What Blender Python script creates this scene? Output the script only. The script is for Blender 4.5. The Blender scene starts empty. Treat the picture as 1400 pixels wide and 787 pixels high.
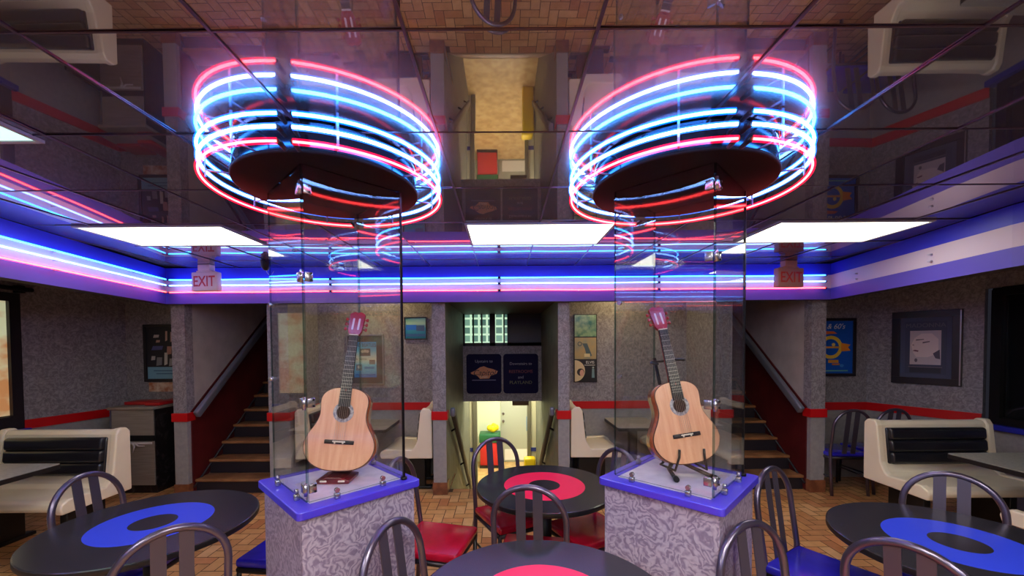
import bpy, bmesh, math, random
from mathutils import Vector, Matrix
random.seed(7)
PI = math.pi
SC = bpy.context.scene
COL = SC.collection

# ------------------------------------------------------------------ camera, world, exposure
F_PX, HORIZON_Y, CX_PX = 550.0, 470.0, 688.0
PITCH, ROLL = math.radians(-1.5), math.radians(0.4)
cam_d = bpy.data.cameras.new('camera')
cam = bpy.data.objects.new('camera', cam_d)
COL.objects.link(cam)
cam.location = (0, 0, 1.6)
cam.rotation_mode = 'QUATERNION'
cam.rotation_quaternion = (Matrix.Rotation(PI/2 + PITCH, 3, 'X') @ Matrix.Rotation(-ROLL, 3, 'Z')).to_quaternion()
cam_d.sensor_width = 36.0
cam_d.lens = F_PX / 1400.0 * 36.0
pp_y = HORIZON_Y - F_PX * math.tan(PITCH)
cam_d.shift_x = (700.0 - CX_PX) / 1400.0
cam_d.shift_y = (pp_y - 393.5) / 1400.0
cam_d.clip_start = 0.02
SC.camera = cam

world = bpy.data.worlds.new('world')
SC.world = world
world.use_nodes = True
world.node_tree.nodes['Background'].inputs[0].default_value = (0.010, 0.010, 0.014, 1)
world.node_tree.nodes['Background'].inputs[1].default_value = 1.0
SC.view_settings.view_transform = 'Standard'
SC.view_settings.look = 'None'
SC.view_settings.gamma = 1.0
SC.view_settings.use_curve_mapping = False
SC.view_settings.exposure = 0.6
SC.cycles.transparent_max_bounces = 24
SC.cycles.sample_clamp_indirect = 6.0

PANEL_STRENGTH = 4.0
FRONT_PANEL_STRENGTH = 17.0
NEON_GAIN = 1.0
LOBBY_STRENGTH = 26.0
BOOTH_LAMP = 60.0
STAIR_LAMP = 0.0

# ------------------------------------------------------------------ helpers
def lin(c):
    r = []
    for v in c[:3]:
        v = v / 255.0
        r.append(v / 12.92 if v <= 0.04045 else ((v + 0.055) / 1.055) ** 2.4)
    return (r[0], r[1], r[2], 1.0)

def mat(name, rgb, rough=0.5, metal=0.0, spec=0.5, coat=0.0, coat_rough=0.1, emit=None, strength=0.0):
    m = bpy.data.materials.new(name)
    m.use_nodes = True
    b = m.node_tree.nodes['Principled BSDF']
    b.inputs['Base Color'].default_value = lin(rgb)
    b.inputs['Roughness'].default_value = rough
    b.inputs['Metallic'].default_value = metal
    b.inputs['Specular IOR Level'].default_value = spec
    b.inputs['Coat Weight'].default_value = coat
    b.inputs['Coat Roughness'].default_value = coat_rough
    if emit:
        b.inputs['Emission Color'].default_value = lin(emit)
        b.inputs['Emission Strength'].default_value = strength
    return m

def noise_var(m, rgb_a, rgb_b, scale=8.0, detail=4.0, bump=0.0, distortion=0.0, lo=0.35, hi=0.65, stretch=(1, 1, 1)):
    nt = m.node_tree
    b = nt.nodes['Principled BSDF']
    tc = nt.nodes.new('ShaderNodeTexCoord')
    mp = nt.nodes.new('ShaderNodeMapping')
    mp.inputs['Scale'].default_value = stretch
    n = nt.nodes.new('ShaderNodeTexNoise')
    n.inputs['Scale'].default_value = scale
    n.inputs['Detail'].default_value = detail
    n.inputs['Distortion'].default_value = distortion
    r = nt.nodes.new('ShaderNodeValToRGB')
    r.color_ramp.elements[0].position = lo
    r.color_ramp.elements[0].color = lin(rgb_a)
    r.color_ramp.elements[1].position = hi
    r.color_ramp.elements[1].color = lin(rgb_b)
    nt.links.new(tc.outputs['Object'], mp.inputs['Vector'])
    nt.links.new(mp.outputs['Vector'], n.inputs['Vector'])
    nt.links.new(n.outputs['Fac'], r.inputs['Fac'])
    nt.links.new(r.outputs['Color'], b.inputs['Base Color'])
    if bump:
        bp = nt.nodes.new('ShaderNodeBump')
        bp.inputs['Strength'].default_value = bump
        bp.inputs['Distance'].default_value = 0.004
        nt.links.new(n.outputs['Fac'], bp.inputs['Height'])
        nt.links.new(bp.outputs['Normal'], b.inputs['Normal'])
    return m

def feather_paper(name, dark, mid, light, cell=11.0, band=7.0, rough=0.45, mixf=0.62, dist=5.0):
    """crushed-feather wallpaper: patches of short strokes, each patch turned its own way"""
    m = mat(name, mid, rough)
    nt = m.node_tree
    L = nt.links.new
    b = nt.nodes['Principled BSDF']
    tc = nt.nodes.new('ShaderNodeTexCoord')
    n0 = nt.nodes.new('ShaderNodeTexNoise')
    n0.inputs['Scale'].default_value = 9.0
    n0.inputs['Detail'].default_value = 3.0
    sub = nt.nodes.new('ShaderNodeVectorMath'); sub.operation = 'SUBTRACT'
    sub.inputs[1].default_value = (0.5, 0.5, 0.5)
    scl = nt.nodes.new('ShaderNodeVectorMath'); scl.operation = 'SCALE'
    scl.inputs['Scale'].default_value = 0.16
    add = nt.nodes.new('ShaderNodeVectorMath'); add.operation = 'ADD'
    L(tc.outputs['Object'], n0.inputs['Vector'])
    L(n0.outputs['Color'], sub.inputs[0])
    L(sub.outputs[0], scl.inputs[0])
    L(tc.outputs['Object'], add.inputs[0])
    L(scl.outputs[0], add.inputs[1])
    v = nt.nodes.new('ShaderNodeTexVoronoi')
    v.inputs['Scale'].default_value = cell
    L(add.outputs[0], v.inputs['Vector'])
    ax = nt.nodes.new('ShaderNodeVectorMath'); ax.operation = 'SUBTRACT'
    ax.inputs[1].default_value = (0.5, 0.5, 0.5)
    L(v.outputs['Color'], ax.inputs[0])
    sep = nt.nodes.new('ShaderNodeSeparateColor')
    L(v.outputs['Color'], sep.inputs[0])
    ang = nt.nodes.new('ShaderNodeMath'); ang.operation = 'MULTIPLY'
    ang.inputs[1].default_value = 6.28
    L(sep.outputs[0], ang.inputs[0])
    rot = nt.nodes.new('ShaderNodeVectorRotate'); rot.rotation_type = 'AXIS_ANGLE'
    L(add.outputs[0], rot.inputs['Vector'])
    L(ax.outputs[0], rot.inputs['Axis'])
    L(ang.outputs[0], rot.inputs['Angle'])
    w = nt.nodes.new('ShaderNodeTexWave')
    w.inputs['Scale'].default_value = band
    w.inputs['Distortion'].default_value = dist
    w.inputs['Detail'].default_value = 3.0
    w.inputs['Detail Scale'].default_value = 2.0
    L(rot.outputs[0], w.inputs['Vector'])
    n1 = nt.nodes.new('ShaderNodeTexNoise')
    n1.inputs['Scale'].default_value = 26.0
    n1.inputs['Detail'].default_value = 4.0
    L(tc.outputs['Object'], n1.inputs['Vector'])
    mx = nt.nodes.new('ShaderNodeMix'); mx.data_type = 'FLOAT'
    mx.inputs[0].default_value = mixf
    L(w.outputs['Fac'], mx.inputs[2])
    L(n1.outputs['Fac'], mx.inputs[3])
    r = nt.nodes.new('ShaderNodeValToRGB')
    e = r.color_ramp.elements
    e[0].position = 0.15; e[0].color = lin(dark)
    e[1].position = 0.85; e[1].color = lin(light)
    k = r.color_ramp.elements.new(0.45); k.color = lin(mid)
    L(mx.outputs[0], r.inputs['Fac'])
    L(r.outputs['Color'], b.inputs['Base Color'])
    return m

def neon_core(name, rgb_lin, strength):
    m = bpy.data.materials.new(name)
    m.use_nodes = True
    nt = m.node_tree
    nt.nodes.remove(nt.nodes['Principled BSDF'])
    e = nt.nodes.new('ShaderNodeEmission')
    e.inputs[0].default_value = (*rgb_lin, 1)
    e.inputs[1].default_value = strength * NEON_GAIN
    nt.links.new(e.outputs[0], nt.nodes['Material Output'].inputs[0])
    return m

def neon_shell(name, rgb_lin, strength):
    m = bpy.data.materials.new(name)
    m.use_nodes = True
    nt = m.node_tree
    nt.nodes.remove(nt.nodes['Principled BSDF'])
    e = nt.nodes.new('ShaderNodeEmission')
    e.inputs[0].default_value = (*rgb_lin, 1)
    e.inputs[1].default_value = strength * NEON_GAIN
    t = nt.nodes.new('ShaderNodeBsdfTransparent')
    a = nt.nodes.new('ShaderNodeAddShader')
    nt.links.new(e.outputs[0], a.inputs[0])
    nt.links.new(t.outputs[0], a.inputs[1])
    nt.links.new(a.outputs[0], nt.nodes['Material Output'].inputs[0])
    return m

def clear_glass(name, tint=(0.93, 0.95, 0.95), ior=1.5, rough=0.0):
    m = bpy.data.materials.new(name)
    m.use_nodes = True
    nt = m.node_tree
    nt.nodes.remove(nt.nodes['Principled BSDF'])
    t = nt.nodes.new('ShaderNodeBsdfTransparent')
    t.inputs[0].default_value = (*tint, 1)
    g = nt.nodes.new('ShaderNodeBsdfGlossy')
    g.inputs['Roughness'].default_value = rough
    fr = nt.nodes.new('ShaderNodeFresnel')
    gm = nt.nodes.new('ShaderNodeNewGeometry')
    io = nt.nodes.new('ShaderNodeMix'); io.data_type = 'FLOAT'
    io.inputs[2].default_value = ior; io.inputs[3].default_value = 1.0 / ior
    nt.links.new(gm.outputs['Backfacing'], io.inputs[0])
    nt.links.new(io.outputs[0], fr.inputs[0])
    mx = nt.nodes.new('ShaderNodeMixShader')
    nt.links.new(fr.outputs[0], mx.inputs[0])
    nt.links.new(t.outputs[0], mx.inputs[1])
    nt.links.new(g.outputs[0], mx.inputs[2])
    nt.links.new(mx.outputs[0], nt.nodes['Material Output'].inputs[0])
    return m

class MB:
    """collects shapes and links them as ONE mesh object"""
    def __init__(self):
        self.bm = bmesh.new()
    def quad(self, pts, mi=0):
        f = self.bm.faces.new([self.bm.verts.new(p) for p in pts])
        f.material_index = mi
        return f
    def box(self, c, s, mi=0, rz=0.0, M=None):
        r = bmesh.ops.create_cube(self.bm, size=1.0)
        T = Matrix.Translation(c) @ Matrix.Rotation(rz, 4, 'Z') @ Matrix.Diagonal((*s, 1))
        if M is not None:
            T = M @ T
        bmesh.ops.transform(self.bm, matrix=T, verts=r['verts'])
        fs = {f for v in r['verts'] for f in v.link_faces}
        for f in fs:
            f.material_index = mi
        return r['verts']
    def box2(self, a, b, mi=0):
        return self.box([(a[i] + b[i]) / 2 for i in range(3)], [abs(b[i] - a[i]) for i in range(3)], mi)
    def rbox(self, c, s, r=0.01, seg=3, mi=0, M=None):
        vs = self.box((0, 0, 0), s, mi)
        es = list({e for v in vs for e in v.link_edges})
        res = bmesh.ops.bevel(self.bm, geom=es, offset=r, segments=seg, profile=0.5, affect='EDGES')
        allv = {v for f in res['faces'] for v in f.verts} | {v for v in vs if v.is_valid}
        stack = list(allv)
        while stack:
            v = stack.pop()
            for e in v.link_edges:
                o = e.other_vert(v)
                if o not in allv:
                    allv.add(o); stack.append(o)
        for v in allv:
            for f in v.link_faces:
                f.material_index = mi
                f.smooth = True
        T = Matrix.Translation(c)
        if M is not None:
            T = M @ T
        bmesh.ops.transform(self.bm, matrix=T, verts=list(allv))
        return list(allv)
    def cyl(self, a, b, r, seg=16, mi=0, r2=None, cap=True):
        a = Vector(a); b = Vector(b)
        d = b - a
        q = Vector((0, 0, 1)).rotation_difference(d.normalized())
        r2 = r if r2 is None else r2
        A = []; B = []
        for i in range(seg):
            t = 2 * PI * i / seg
            o = Vector((math.cos(t), math.sin(t), 0))
            A.append(self.bm.verts.new(a + q @ (o * r)))
            B.append(self.bm.verts.new(b + q @ (o * r2)))
        for i in range(seg):
            f = self.bm.faces.new((A[i], A[(i+1) % seg], B[(i+1) % seg], B[i]))
            f.smooth = True; f.material_index = mi
        if cap:
            for f in (self.bm.faces.new(A[::-1]), self.bm.faces.new(B)):
                f.material_index = mi
    def tube(self, pts, r, seg=10, mi=0, closed=False, cap=True):
        pts = [Vector(p) for p in pts]
        n = len(pts)
        rings = []
        prev = None
        for i, p in enumerate(pts):
            if closed:
                t = pts[(i+1) % n] - pts[i-1]
            else:
                t = pts[min(i+1, n-1)] - pts[max(i-1, 0)]
            t.normalize()
            if prev is None:
                up = Vector((0, 0, 1)) if abs(t.z) < 0.9 else Vector((1, 0, 0))
                u = t.cross(up).normalized()
            else:
                u = (prev - t * prev.dot(t))
                u = u.normalized() if u.length > 1e-6 else t.orthogonal().normalized()
            prev = u
            w = t.cross(u)
            rr = r[i] if isinstance(r, (list, tuple)) else r
            rings.append([self.bm.verts.new(p + (u * math.cos(2*PI*k/seg) + w * math.sin(2*PI*k/seg)) * rr) for k in range(seg)])
        for i in range(n if closed else n - 1):
            a = rings[i]; b = rings[(i+1) % n]
            for k in range(seg):
                f = self.bm.faces.new((a[k], a[(k+1) % seg], b[(k+1) % seg], b[k]))
                f.smooth = True; f.material_index = mi
        if cap and not closed:
            for f in (self.bm.faces.new(rings[0][::-1]), self.bm.faces.new(rings[-1])):
                f.material_index = mi
    def lathe(self, prof, seg=48, mi=0, c=(0, 0, 0), a0=0.0, a1=2*PI, smooth=True):
        full = abs(a1 - a0 - 2*PI) < 1e-6
        n = seg if full else seg + 1
        rings = []
        for i in range(n):
            t = a0 + (a1 - a0) * i / seg
            rings.append([self.bm.verts.new((c[0] + r * math.cos(t), c[1] + r * math.sin(t), c[2] + z)) for r, z in prof])
        for i in range(seg):
            a = rings[i]; b = rings[(i+1) % n]
            for k in range(len(prof) - 1):
                f = self.bm.faces.new((a[k], b[k], b[k+1], a[k+1]))
                f.smooth = smooth; f.material_index = mi
    def poly(self, pts, z0, z1, mi=0, mi_side=None, M=None, smooth_side=False):
        """prism: outline pts (x,y) extruded from z0 to z1"""
        A = [self.bm.verts.new((x, y, z0)) for x, y in pts]
        B = [self.bm.verts.new((x, y, z1)) for x, y in pts]
        n = len(pts)
        self.bm.faces.new(A[::-1]).material_index = mi
        self.bm.faces.new(B).material_index = mi
        for i in range(n):
            f = self.bm.faces.new((A[i], A[(i+1) % n], B[(i+1) % n], B[i]))
            f.material_index = mi if mi_side is None else mi_side
            f.smooth = smooth_side
        if M is not None:
            bmesh.ops.transform(self.bm, matrix=M, verts=A + B)
        return A + B
    def build(self, name, mats, parent=None, loc=None, recalc=True, bevel=0.0, bseg=2, autosmooth=False):
        if recalc:
            bmesh.ops.recalc_face_normals(self.bm, faces=self.bm.faces[:])
        me = bpy.data.meshes.new(name)
        self.bm.to_mesh(me)
        self.bm.free()
        if not isinstance(mats, (list, tuple)):
            mats = [mats]
        for m in mats:
            me.materials.append(m)
        o = bpy.data.objects.new(name, me)
        COL.objects.link(o)
        if parent is not None:
            o.parent = parent
        if loc is not None:
            o.location = loc
        if bevel:
            b = o.modifiers.new('bevel', 'BEVEL')
            b.width = bevel; b.segments = bseg; b.limit_method = 'ANGLE'
            b.angle_limit = math.radians(35)
        return o

def tag(o, label=None, cat=None, group=None, kind=None):
    if label: o['label'] = label
    if cat: o['category'] = cat
    if group: o['group'] = group
    if kind: o['kind'] = kind
    return o

def thing(name, label, cat, loc=(0, 0, 0), rz=0.0, group=None):
    o = bpy.data.objects.new(name, None)
    o.empty_display_size = 0.1
    COL.objects.link(o)
    o.location = loc
    o.rotation_euler = (0, 0, rz)
    return tag(o, label, cat, group)

def struct(o):
    o['kind'] = 'structure'
    return o

def copy_tree(o, parent=None):
    kids = [c for c in bpy.data.objects if c.parent == o]
    c = o.copy()
    COL.objects.link(c)
    if parent is not None:
        c.parent = parent
    for k in kids:
        copy_tree(k, c)
    return c

def text(name, body, size, loc, m, parent, align='CENTER', rot=(PI/2, 0, 0), extrude=0.0006, shear=0.0, sx=1.0, bold=0.0):
    cu = bpy.data.curves.new(name, 'FONT')
    cu.body = body
    cu.size = size
    cu.align_x = align
    cu.align_y = 'CENTER'
    cu.extrude = extrude
    cu.shear = shear
    cu.offset = bold
    cu.materials.append(m)
    o = bpy.data.objects.new(name, cu)
    COL.objects.link(o)
    o.parent = parent
    o.location = loc
    o.rotation_euler = rot
    o.scale = (sx, 1, 1)
    return o

def rounded_rect(w, h, r, seg=6):
    pts = []
    for cx, cy, a in ((w/2-r, h/2-r, 0), (-w/2+r, h/2-r, PI/2), (-w/2+r, -h/2+r, PI), (w/2-r, -h/2+r, 3*PI/2)):
        for i in range(seg + 1):
            t = a + (PI/2) * i / seg
            pts.append((cx + r*math.cos(t), cy + r*math.sin(t)))
    return pts
FRONT = Matrix.Rotation(PI/2, 4, 'X')     # an outline in x,y becomes x,z; extrusion z -> -y (towards the viewer)

# ------------------------------------------------------------------ materials
PAPER = feather_paper('wallpaper', (100, 94, 102), (130, 124, 132), (166, 161, 167), 22.0, 10.0, 0.45, 0.74)
PAPER_P = feather_paper('pedestal_laminate', (118, 106, 138), (148, 136, 166), (174, 164, 190), 26.0, 15.0, 0.4, 0.38, 2.2)  # purple cast of the neon light is put into the laminate colours
WAINSCOT = noise_var(mat('wainscot', (150, 146, 150), 0.5), (146, 142, 147), (156, 152, 155), 30, 3)
RED_TRIM = mat('red_trim', (196, 16, 24), 0.3)
TILE_BASE = noise_var(mat('base_tile', (130, 78, 52), 0.4), (112, 64, 44), (146, 90, 60), 12, 3)
STAIR_WALL = noise_var(mat('stair_wall', (176, 166, 166), 0.6), (170, 160, 160), (182, 172, 172), 6, 3)
MAROON = noise_var(mat('maroon_panel', (84, 16, 20), 0.45), (76, 12, 17), (92, 20, 24), 6, 3)
PASSAGE = noise_var(mat('passage_wall', (112, 112, 98), 0.55), (104, 104, 92), (120, 120, 104), 5, 3)
DARK_CEIL = mat('dark_ceiling', (52, 44, 44), 0.7)
BLUE_PAINT = mat('blue_paint', (44, 44, 200), 0.45)
WHITE_PAINT = mat('white_paint', (206, 186, 206), 0.45)
PURPLE_PAINT = mat('purple_paint', (92, 78, 190), 0.5)
SLAB_BLUE = mat('slab_blue', (66, 54, 214), 0.35, coat=0.3)
LINER = noise_var(mat('slab_liner', (200, 190, 214), 0.5), (192, 182, 208), (208, 198, 220), 20, 3)
BLACK = mat('black', (14, 13, 15), 0.4)
BLACK_M = mat('black_metal', (26, 24, 28), 0.35, 0.6)
DARK_METAL = mat('chair_metal', (112, 104, 128), 0.28, 0.85)
SLAT_METAL = mat('slat_metal', (92, 85, 104), 0.4, 0.6)
LEG_METAL = mat('leg_metal', (62, 56, 62), 0.35, 0.7)
CHROME = mat('chrome', (170, 168, 178), 0.25, 0.9)
STEEL = noise_var(mat('brushed_steel', (158, 148, 140), 0.4, 0.35), (150, 140, 132), (166, 156, 148), 4, 4, stretch=(1, 1, 20))
RED_VINYL = noise_var(mat('red_vinyl', (190, 14, 48), 0.22, coat=0.4), (180, 10, 42), (200, 18, 54), 9, 3, bump=0.25)
BLUE_VINYL = noise_var(mat('blue_vinyl', (40, 34, 190), 0.2, coat=0.5), (36, 30, 178), (46, 40, 204), 7, 3, bump=0.25)
BLACK_VINYL = mat('black_vinyl', (24, 23, 32), 0.3, coat=0.3)
TABLE_TOP = noise_var(mat('table_laminate', (46, 43, 49), 0.22, spec=0.9), (44, 41, 47), (48, 45, 51), 60, 3)
TABLE_EDGE = mat('table_edge', (24, 22, 26), 0.4)
INLAY_RED = mat('inlay_red', (250, 44, 92), 0.25, spec=0.6)
INLAY_BLUE = mat('inlay_blue', (58, 80, 240), 0.25, spec=0.6)
GREY_LAM = noise_var(mat('grey_laminate', (150, 146, 140), 0.35), (140, 137, 132), (162, 158, 150), 55, 4)
FIBER = noise_var(mat('cream_fibreglass', (236, 222, 200), 0.32, coat=0.2), (232, 217, 196), (240, 227, 205), 3, 2)
SPRUCE = noise_var(mat('guitar_top', (232, 172, 138), 0.25, coat=0.9, coat_rough=0.06), (226, 164, 130), (238, 182, 148), 6, 4, stretch=(14, 14, 1))
GSIDE = noise_var(mat('guitar_side', (150, 74, 40), 0.25, coat=0.7, coat_rough=0.05), (138, 66, 36), (162, 82, 46), 8, 4, stretch=(3, 3, 14))
GEDGE = mat('guitar_binding', (70, 26, 16), 0.3)
GHEAD = mat('guitar_head', (150, 30, 40), 0.3, coat=0.5)
EBONY = mat('ebony', (30, 26, 34), 0.4)
ROSETTE = noise_var(mat('rosette', (150, 146, 160), 0.4), (120, 116, 134), (186, 182, 190), 90, 2)
HOLE = mat('sound_hole', (52, 26, 20), 0.8)
BONE = mat('bone', (225, 215, 200), 0.4)
STRING = mat('string', (190, 180, 170), 0.3, 0.8)
GLASS = clear_glass('case_glass', (0.965, 0.975, 0.972))
GLASS_EDGE = clear_glass('case_glass_edge', (0.35, 0.5, 0.5))
WINGLASS = clear_glass('window_glass', (0.8, 0.82, 0.85))
NIGHT = mat('night', (8, 9, 12), 0.9)
PAPERWHITE = mat('print_white', (225, 222, 216), 0.5)
CREAM_WALL = mat('cream_wall', (228, 224, 188), 0.6)
BLUE_STRIPE = mat('blue_stripe', (64, 74, 160), 0.5)
YELLOW = mat('yellow_plastic', (240, 205, 20), 0.4)
GREEN_BIN = mat('green_bin', (24, 96, 58), 0.5)
RED_BIN = mat('red_bin', (190, 36, 36), 0.45)
DOOR_GREY = mat('door_grey', (168, 172, 160), 0.5)
FRAME_DARK = mat('frame_dark', (34, 28, 36), 0.35)
FRAME_SILVER = mat('frame_silver', (150, 146, 152), 0.3, 0.8)
HANDRAIL = mat('handrail_grey', (120, 122, 136), 0.35, 0.4)
TREAD = noise_var(mat('tread_tile', (150, 102, 66), 0.4), (128, 84, 52), (168, 118, 78), 5, 3)
RISER = mat('riser_dark', (34, 28, 38), 0.5)

def ceiling_mirror():
    m = bpy.data.materials.new('smoked_mirror')
    m.use_nodes = True
    nt = m.node_tree
    L = nt.links.new
    nt.nodes.remove(nt.nodes['Principled BSDF'])
    g = nt.nodes.new('ShaderNodeBsdfGlossy')
    g.inputs['Color'].default_value = (0.52, 0.47, 0.49, 1)
    g.inputs['Roughness'].default_value = 0.015
    g2 = nt.nodes.new('ShaderNodeBsdfGlossy')
    g2.inputs['Color'].default_value = (0.40, 0.36, 0.40, 1)
    g2.inputs['Roughness'].default_value = 0.38
    mx = nt.nodes.new('ShaderNodeMixShader')
    mx.inputs[0].default_value = 0.27
    L(g.outputs[0], mx.inputs[1]); L(g2.outputs[0], mx.inputs[2])
    L(mx.outputs[0], nt.nodes['Material Output'].inputs[0])
    return m
MIRROR = ceiling_mirror()
BAR = mat('ceiling_bar', (104, 84, 96), 0.3, 0.9)
DISC = mat('disc_black', (7, 7, 8), 0.75, spec=0.15)
DRUM = mat('drum_mirror', (60, 60, 74), 0.12, 0.9)

PANEL = mat('light_diffuser', (240, 240, 225), 0.5, emit=(250, 252, 226), strength=PANEL_STRENGTH)
PANEL_F = mat('light_diffuser_front', (240, 240, 225), 0.5, emit=(250, 250, 232), strength=FRONT_PANEL_STRENGTH)
PANEL_DIM = mat('light_diffuser_cool', (200, 230, 225), 0.5, emit=(176, 226, 216), strength=1.0)
PANEL_FR = mat('light_frame', (150, 146, 150), 0.4)

# neon: glowing gas core inside a coloured glass tube
N_BLUE = (neon_core('neon_blue_gas', (0.04, 0.34, 1.0), 24.0), neon_shell('neon_blue_glass', (0.0, 0.11, 1.0), 0.9))
N_WHITE = (neon_core('neon_ice_gas', (0.20, 0.42, 1.0), 22.0), neon_shell('neon_ice_glass', (0.02, 0.16, 1.0), 0.9))
N_RED = (neon_core('neon_red_gas', (1.0, 0.055, 0.055), 13.0), neon_shell('neon_red_glass', (1.0, 0.0, 0.025), 0.9))
S_BLUE = (neon_core('neon_blue_gas_wall', (0.04, 0.36, 1.0), 8.0), neon_shell('neon_blue_glass_wall', (0.0, 0.11, 1.0), 0.6))
S_WHITE = (neon_core('neon_ice_gas_wall', (0.20, 0.45, 1.0), 7.0), neon_shell('neon_ice_glass_wall', (0.02, 0.16, 1.0), 0.6))
S_RED = (neon_core('neon_red_gas_wall', (1.0, 0.085, 0.075), 6.5), neon_shell('neon_red_glass_wall', (1.0, 0.0, 0.025), 0.7))
ELECTRODE = mat('electrode_black', (22, 20, 26), 0.4)
SUPPORT = mat('tube_support', (120, 118, 150), 0.2, spec=0.6)
CLIP = mat('tube_clip', (190, 180, 205), 0.3)

# ================================================================== STRUCTURE
ZC = 2.40
YB = 4.15            # face of the back soffit
YP = 4.25            # faces of the pillars

# ---- floor: herringbone quarry tiles over a grout bed
def build_floor():
    W = 0.094; LN = 2 * W; g = 0.0035
    tile_cols = [(214, 158, 104), (222, 168, 112), (204, 144, 94), (216, 148, 100), (194, 128, 84), (228, 178, 126)]
    mats = []
    for i, c in enumerate(tile_cols):
        d = [max(0, v - 14) for v in c]
        mats.append(noise_var(mat('floor_tile', c, 0.33), d, c, 14, 4))
    mats.append(mat('floor_grout', (92, 66, 52), 0.8))
    mb = MB()
    gi = len(mats) - 1
    X0, X1, Y0, Y1 = -4.80, 4.74, -3.0, 4.96
    hx0, hx1, hy = -0.60, 0.58, 4.42
    def clip(x0, x1, y0, y1):
        x0 = max(x0, X0); x1 = min(x1, X1); y0 = max(y0, Y0); y1 = min(y1, Y1)
        if x1 - x0 < 0.004 or y1 - y0 < 0.004: return
        if y1 > hy and x1 > hx0 and x0 < hx1:
            if x0 >= hx0 - 0.05 and x1 <= hx1 + 0.05:
                y1 = hy
                if y1 - y0 < 0.004: return
            elif x0 < hx0: x1 = hx0
            else: x0 = hx1
            if x1 - x0 < 0.004: return
        mi = random.choices(range(6), (5, 5, 3, 2, 1, 3))[0]
        mb.quad([(x0+g, y0+g, 0), (x1-g, y0+g, 0), (x1-g, y1-g, 0), (x0+g, y1-g, 0)], mi)
    # herringbone: unit cell stepping diagonally
    n = 70
    for i in range(-n*2, n*2):
        for j in range(-n, n):
            ox = i * W + j * 2 * W
            oy = i * W - j * 2 * W
            if ox < X0 - 0.4 or ox > X1 + 0.4 or oy < Y0 - 0.4 or oy > Y1 + 0.4: continue
            clip(ox, ox + LN, oy, oy + W)
            clip(ox + LN, ox + LN + W, oy, oy + LN) if False else None
            clip(ox, ox + W, oy + W, oy + W + LN)
    z = -0.003
    mb.quad([(X0, Y0, z), (X1, Y0, z), (X1, hy, z), (X0, hy, z)], gi)
    mb.quad([(X0, hy, z), (hx0, hy, z), (hx0, Y1, z), (X0, Y1, z)], gi)
    mb.quad([(hx1, hy, z), (X1, hy, z), (X1, Y1, z), (hx1, Y1, z)], gi)
    mb.box2((X0, Y0, -0.12), (X1, hy, -0.004), gi)
    return struct(mb.build('floor', mats, recalc=False))
build_floor()

# ---- ceiling: smoked mirror tiles in a dark grid
def soffit_x(y, side):
    if side < 0:
        pts = [(-3.0, -3.00), (2.40, -3.08), (YB, -3.46)]
    else:
        pts = [(-3.0, 2.96), (2.40, 3.02), (YB, 3.37)]
    for (ya, xa), (yb, xb) in zip(pts, pts[1:]):
        if y <= yb:
            return xa + (xb - xa) * (y - ya) / (yb - ya)
    return pts[-1][1]

def build_ceiling():
    xs = [-0.247 + 0.494 * k for k in range(-6, 8)]
    ys = [4.40, 3.83, 3.25, 2.675, 2.09, 1.545, 1.047, 0.553, 0.06, -0.43, -0.93, -1.42, -1.92, -2.41, -2.9, -3.1]
    mb = MB()
    for i in range(len(xs) - 1):
        for j in range(len(ys) - 1):
            x0, x1 = xs[i], xs[i+1]
            y1, y0 = ys[j], ys[j+1]
            cx, cy = (x0+x1)/2, (y0+y1)/2
            tx = random.gauss(0, 0.0035); ty = random.gauss(0, 0.0035)
            N = 4
            grid = [[None]*(N+1) for _ in range(N+1)]
            sag = random.uniform(-0.0006, 0.0010)
            for a in range(N+1):
                for b in range(N+1):
                    x = x0 + (x1-x0)*a/N; y = y0 + (y1-y0)*b/N
                    u = (a/N-0.5)*2; v = (b/N-0.5)*2
                    z = ZC + 0.003 + (x-cx)*tx + (y-cy)*ty - sag*(1-u*u)*(1-v*v)
                    grid[a][b] = mb.bm.verts.new((x, y, z))
            for a in range(N):
                for b in range(N):
                    f = mb.bm.faces.new((grid[a][b], grid[a][b+1], grid[a+1][b+1], grid[a+1][b]))
                    f.smooth = True
    for x in xs:
        mb.box((x, 0.65, ZC + 0.001), (0.009, 7.5, 0.004), 1)
    for y in ys:
        mb.box((0.25, y, ZC + 0.001), (6.4, 0.0045, 0.003), 1)
    mb.box2((-4.9, -3.1, ZC + 0.02), (4.9, 5.1, ZC + 0.1), 2)
    return struct(mb.build('ceiling', [MIRROR, BAR, DARK_CEIL], recalc=False))
build_ceiling()

# ---- soffits that carry the neon
def build_soffit(name, plan):
    """plan: list of (x,y) along the visible face; second list the rear line"""
    mb = MB()
    face, rear = plan
    bands = [(2.035, 2.15, 0), (2.15, 2.285, 1), (2.285, 2.40, 2)]
    for (a, b) in zip(face, face[1:]):
        for z0, z1, mi in bands:
            mb.quad([(a[0], a[1], z0), (b[0], b[1], z0), (b[0], b[1], z1), (a[0], a[1], z1)], mi)
    for (a, b) in zip(rear, rear[1:]):
        mb.quad([(a[0], a[1], 2.035), (b[0], b[1], 2.035), (b[0], b[1], 2.40), (a[0], a[1], 2.40)], 3)
    for i in range(len(face) - 1):
        a, b, c, d = face[i], face[i+1], rear[i+1], rear[i]
        mb.quad([(a[0], a[1], 2.035), (b[0], b[1], 2.035), (c[0], c[1], 2.035), (d[0], d[1], 2.035)], 3)
        mb.quad([(a[0], a[1], 2.40), (b[0], b[1], 2.40), (c[0], c[1], 2.40), (d[0], d[1], 2.40)], 3)
    return struct(mb.build(name, [PURPLE_PAINT, WHITE_PAINT, BLUE_PAINT, DARK_CEIL]))
sl = [(-3.00, -3.0), (-3.08, 2.40), (-3.46, YB)]
sr = [(2.96, -3.0), (3.02, 2.40), (3.37, YB)]
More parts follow.
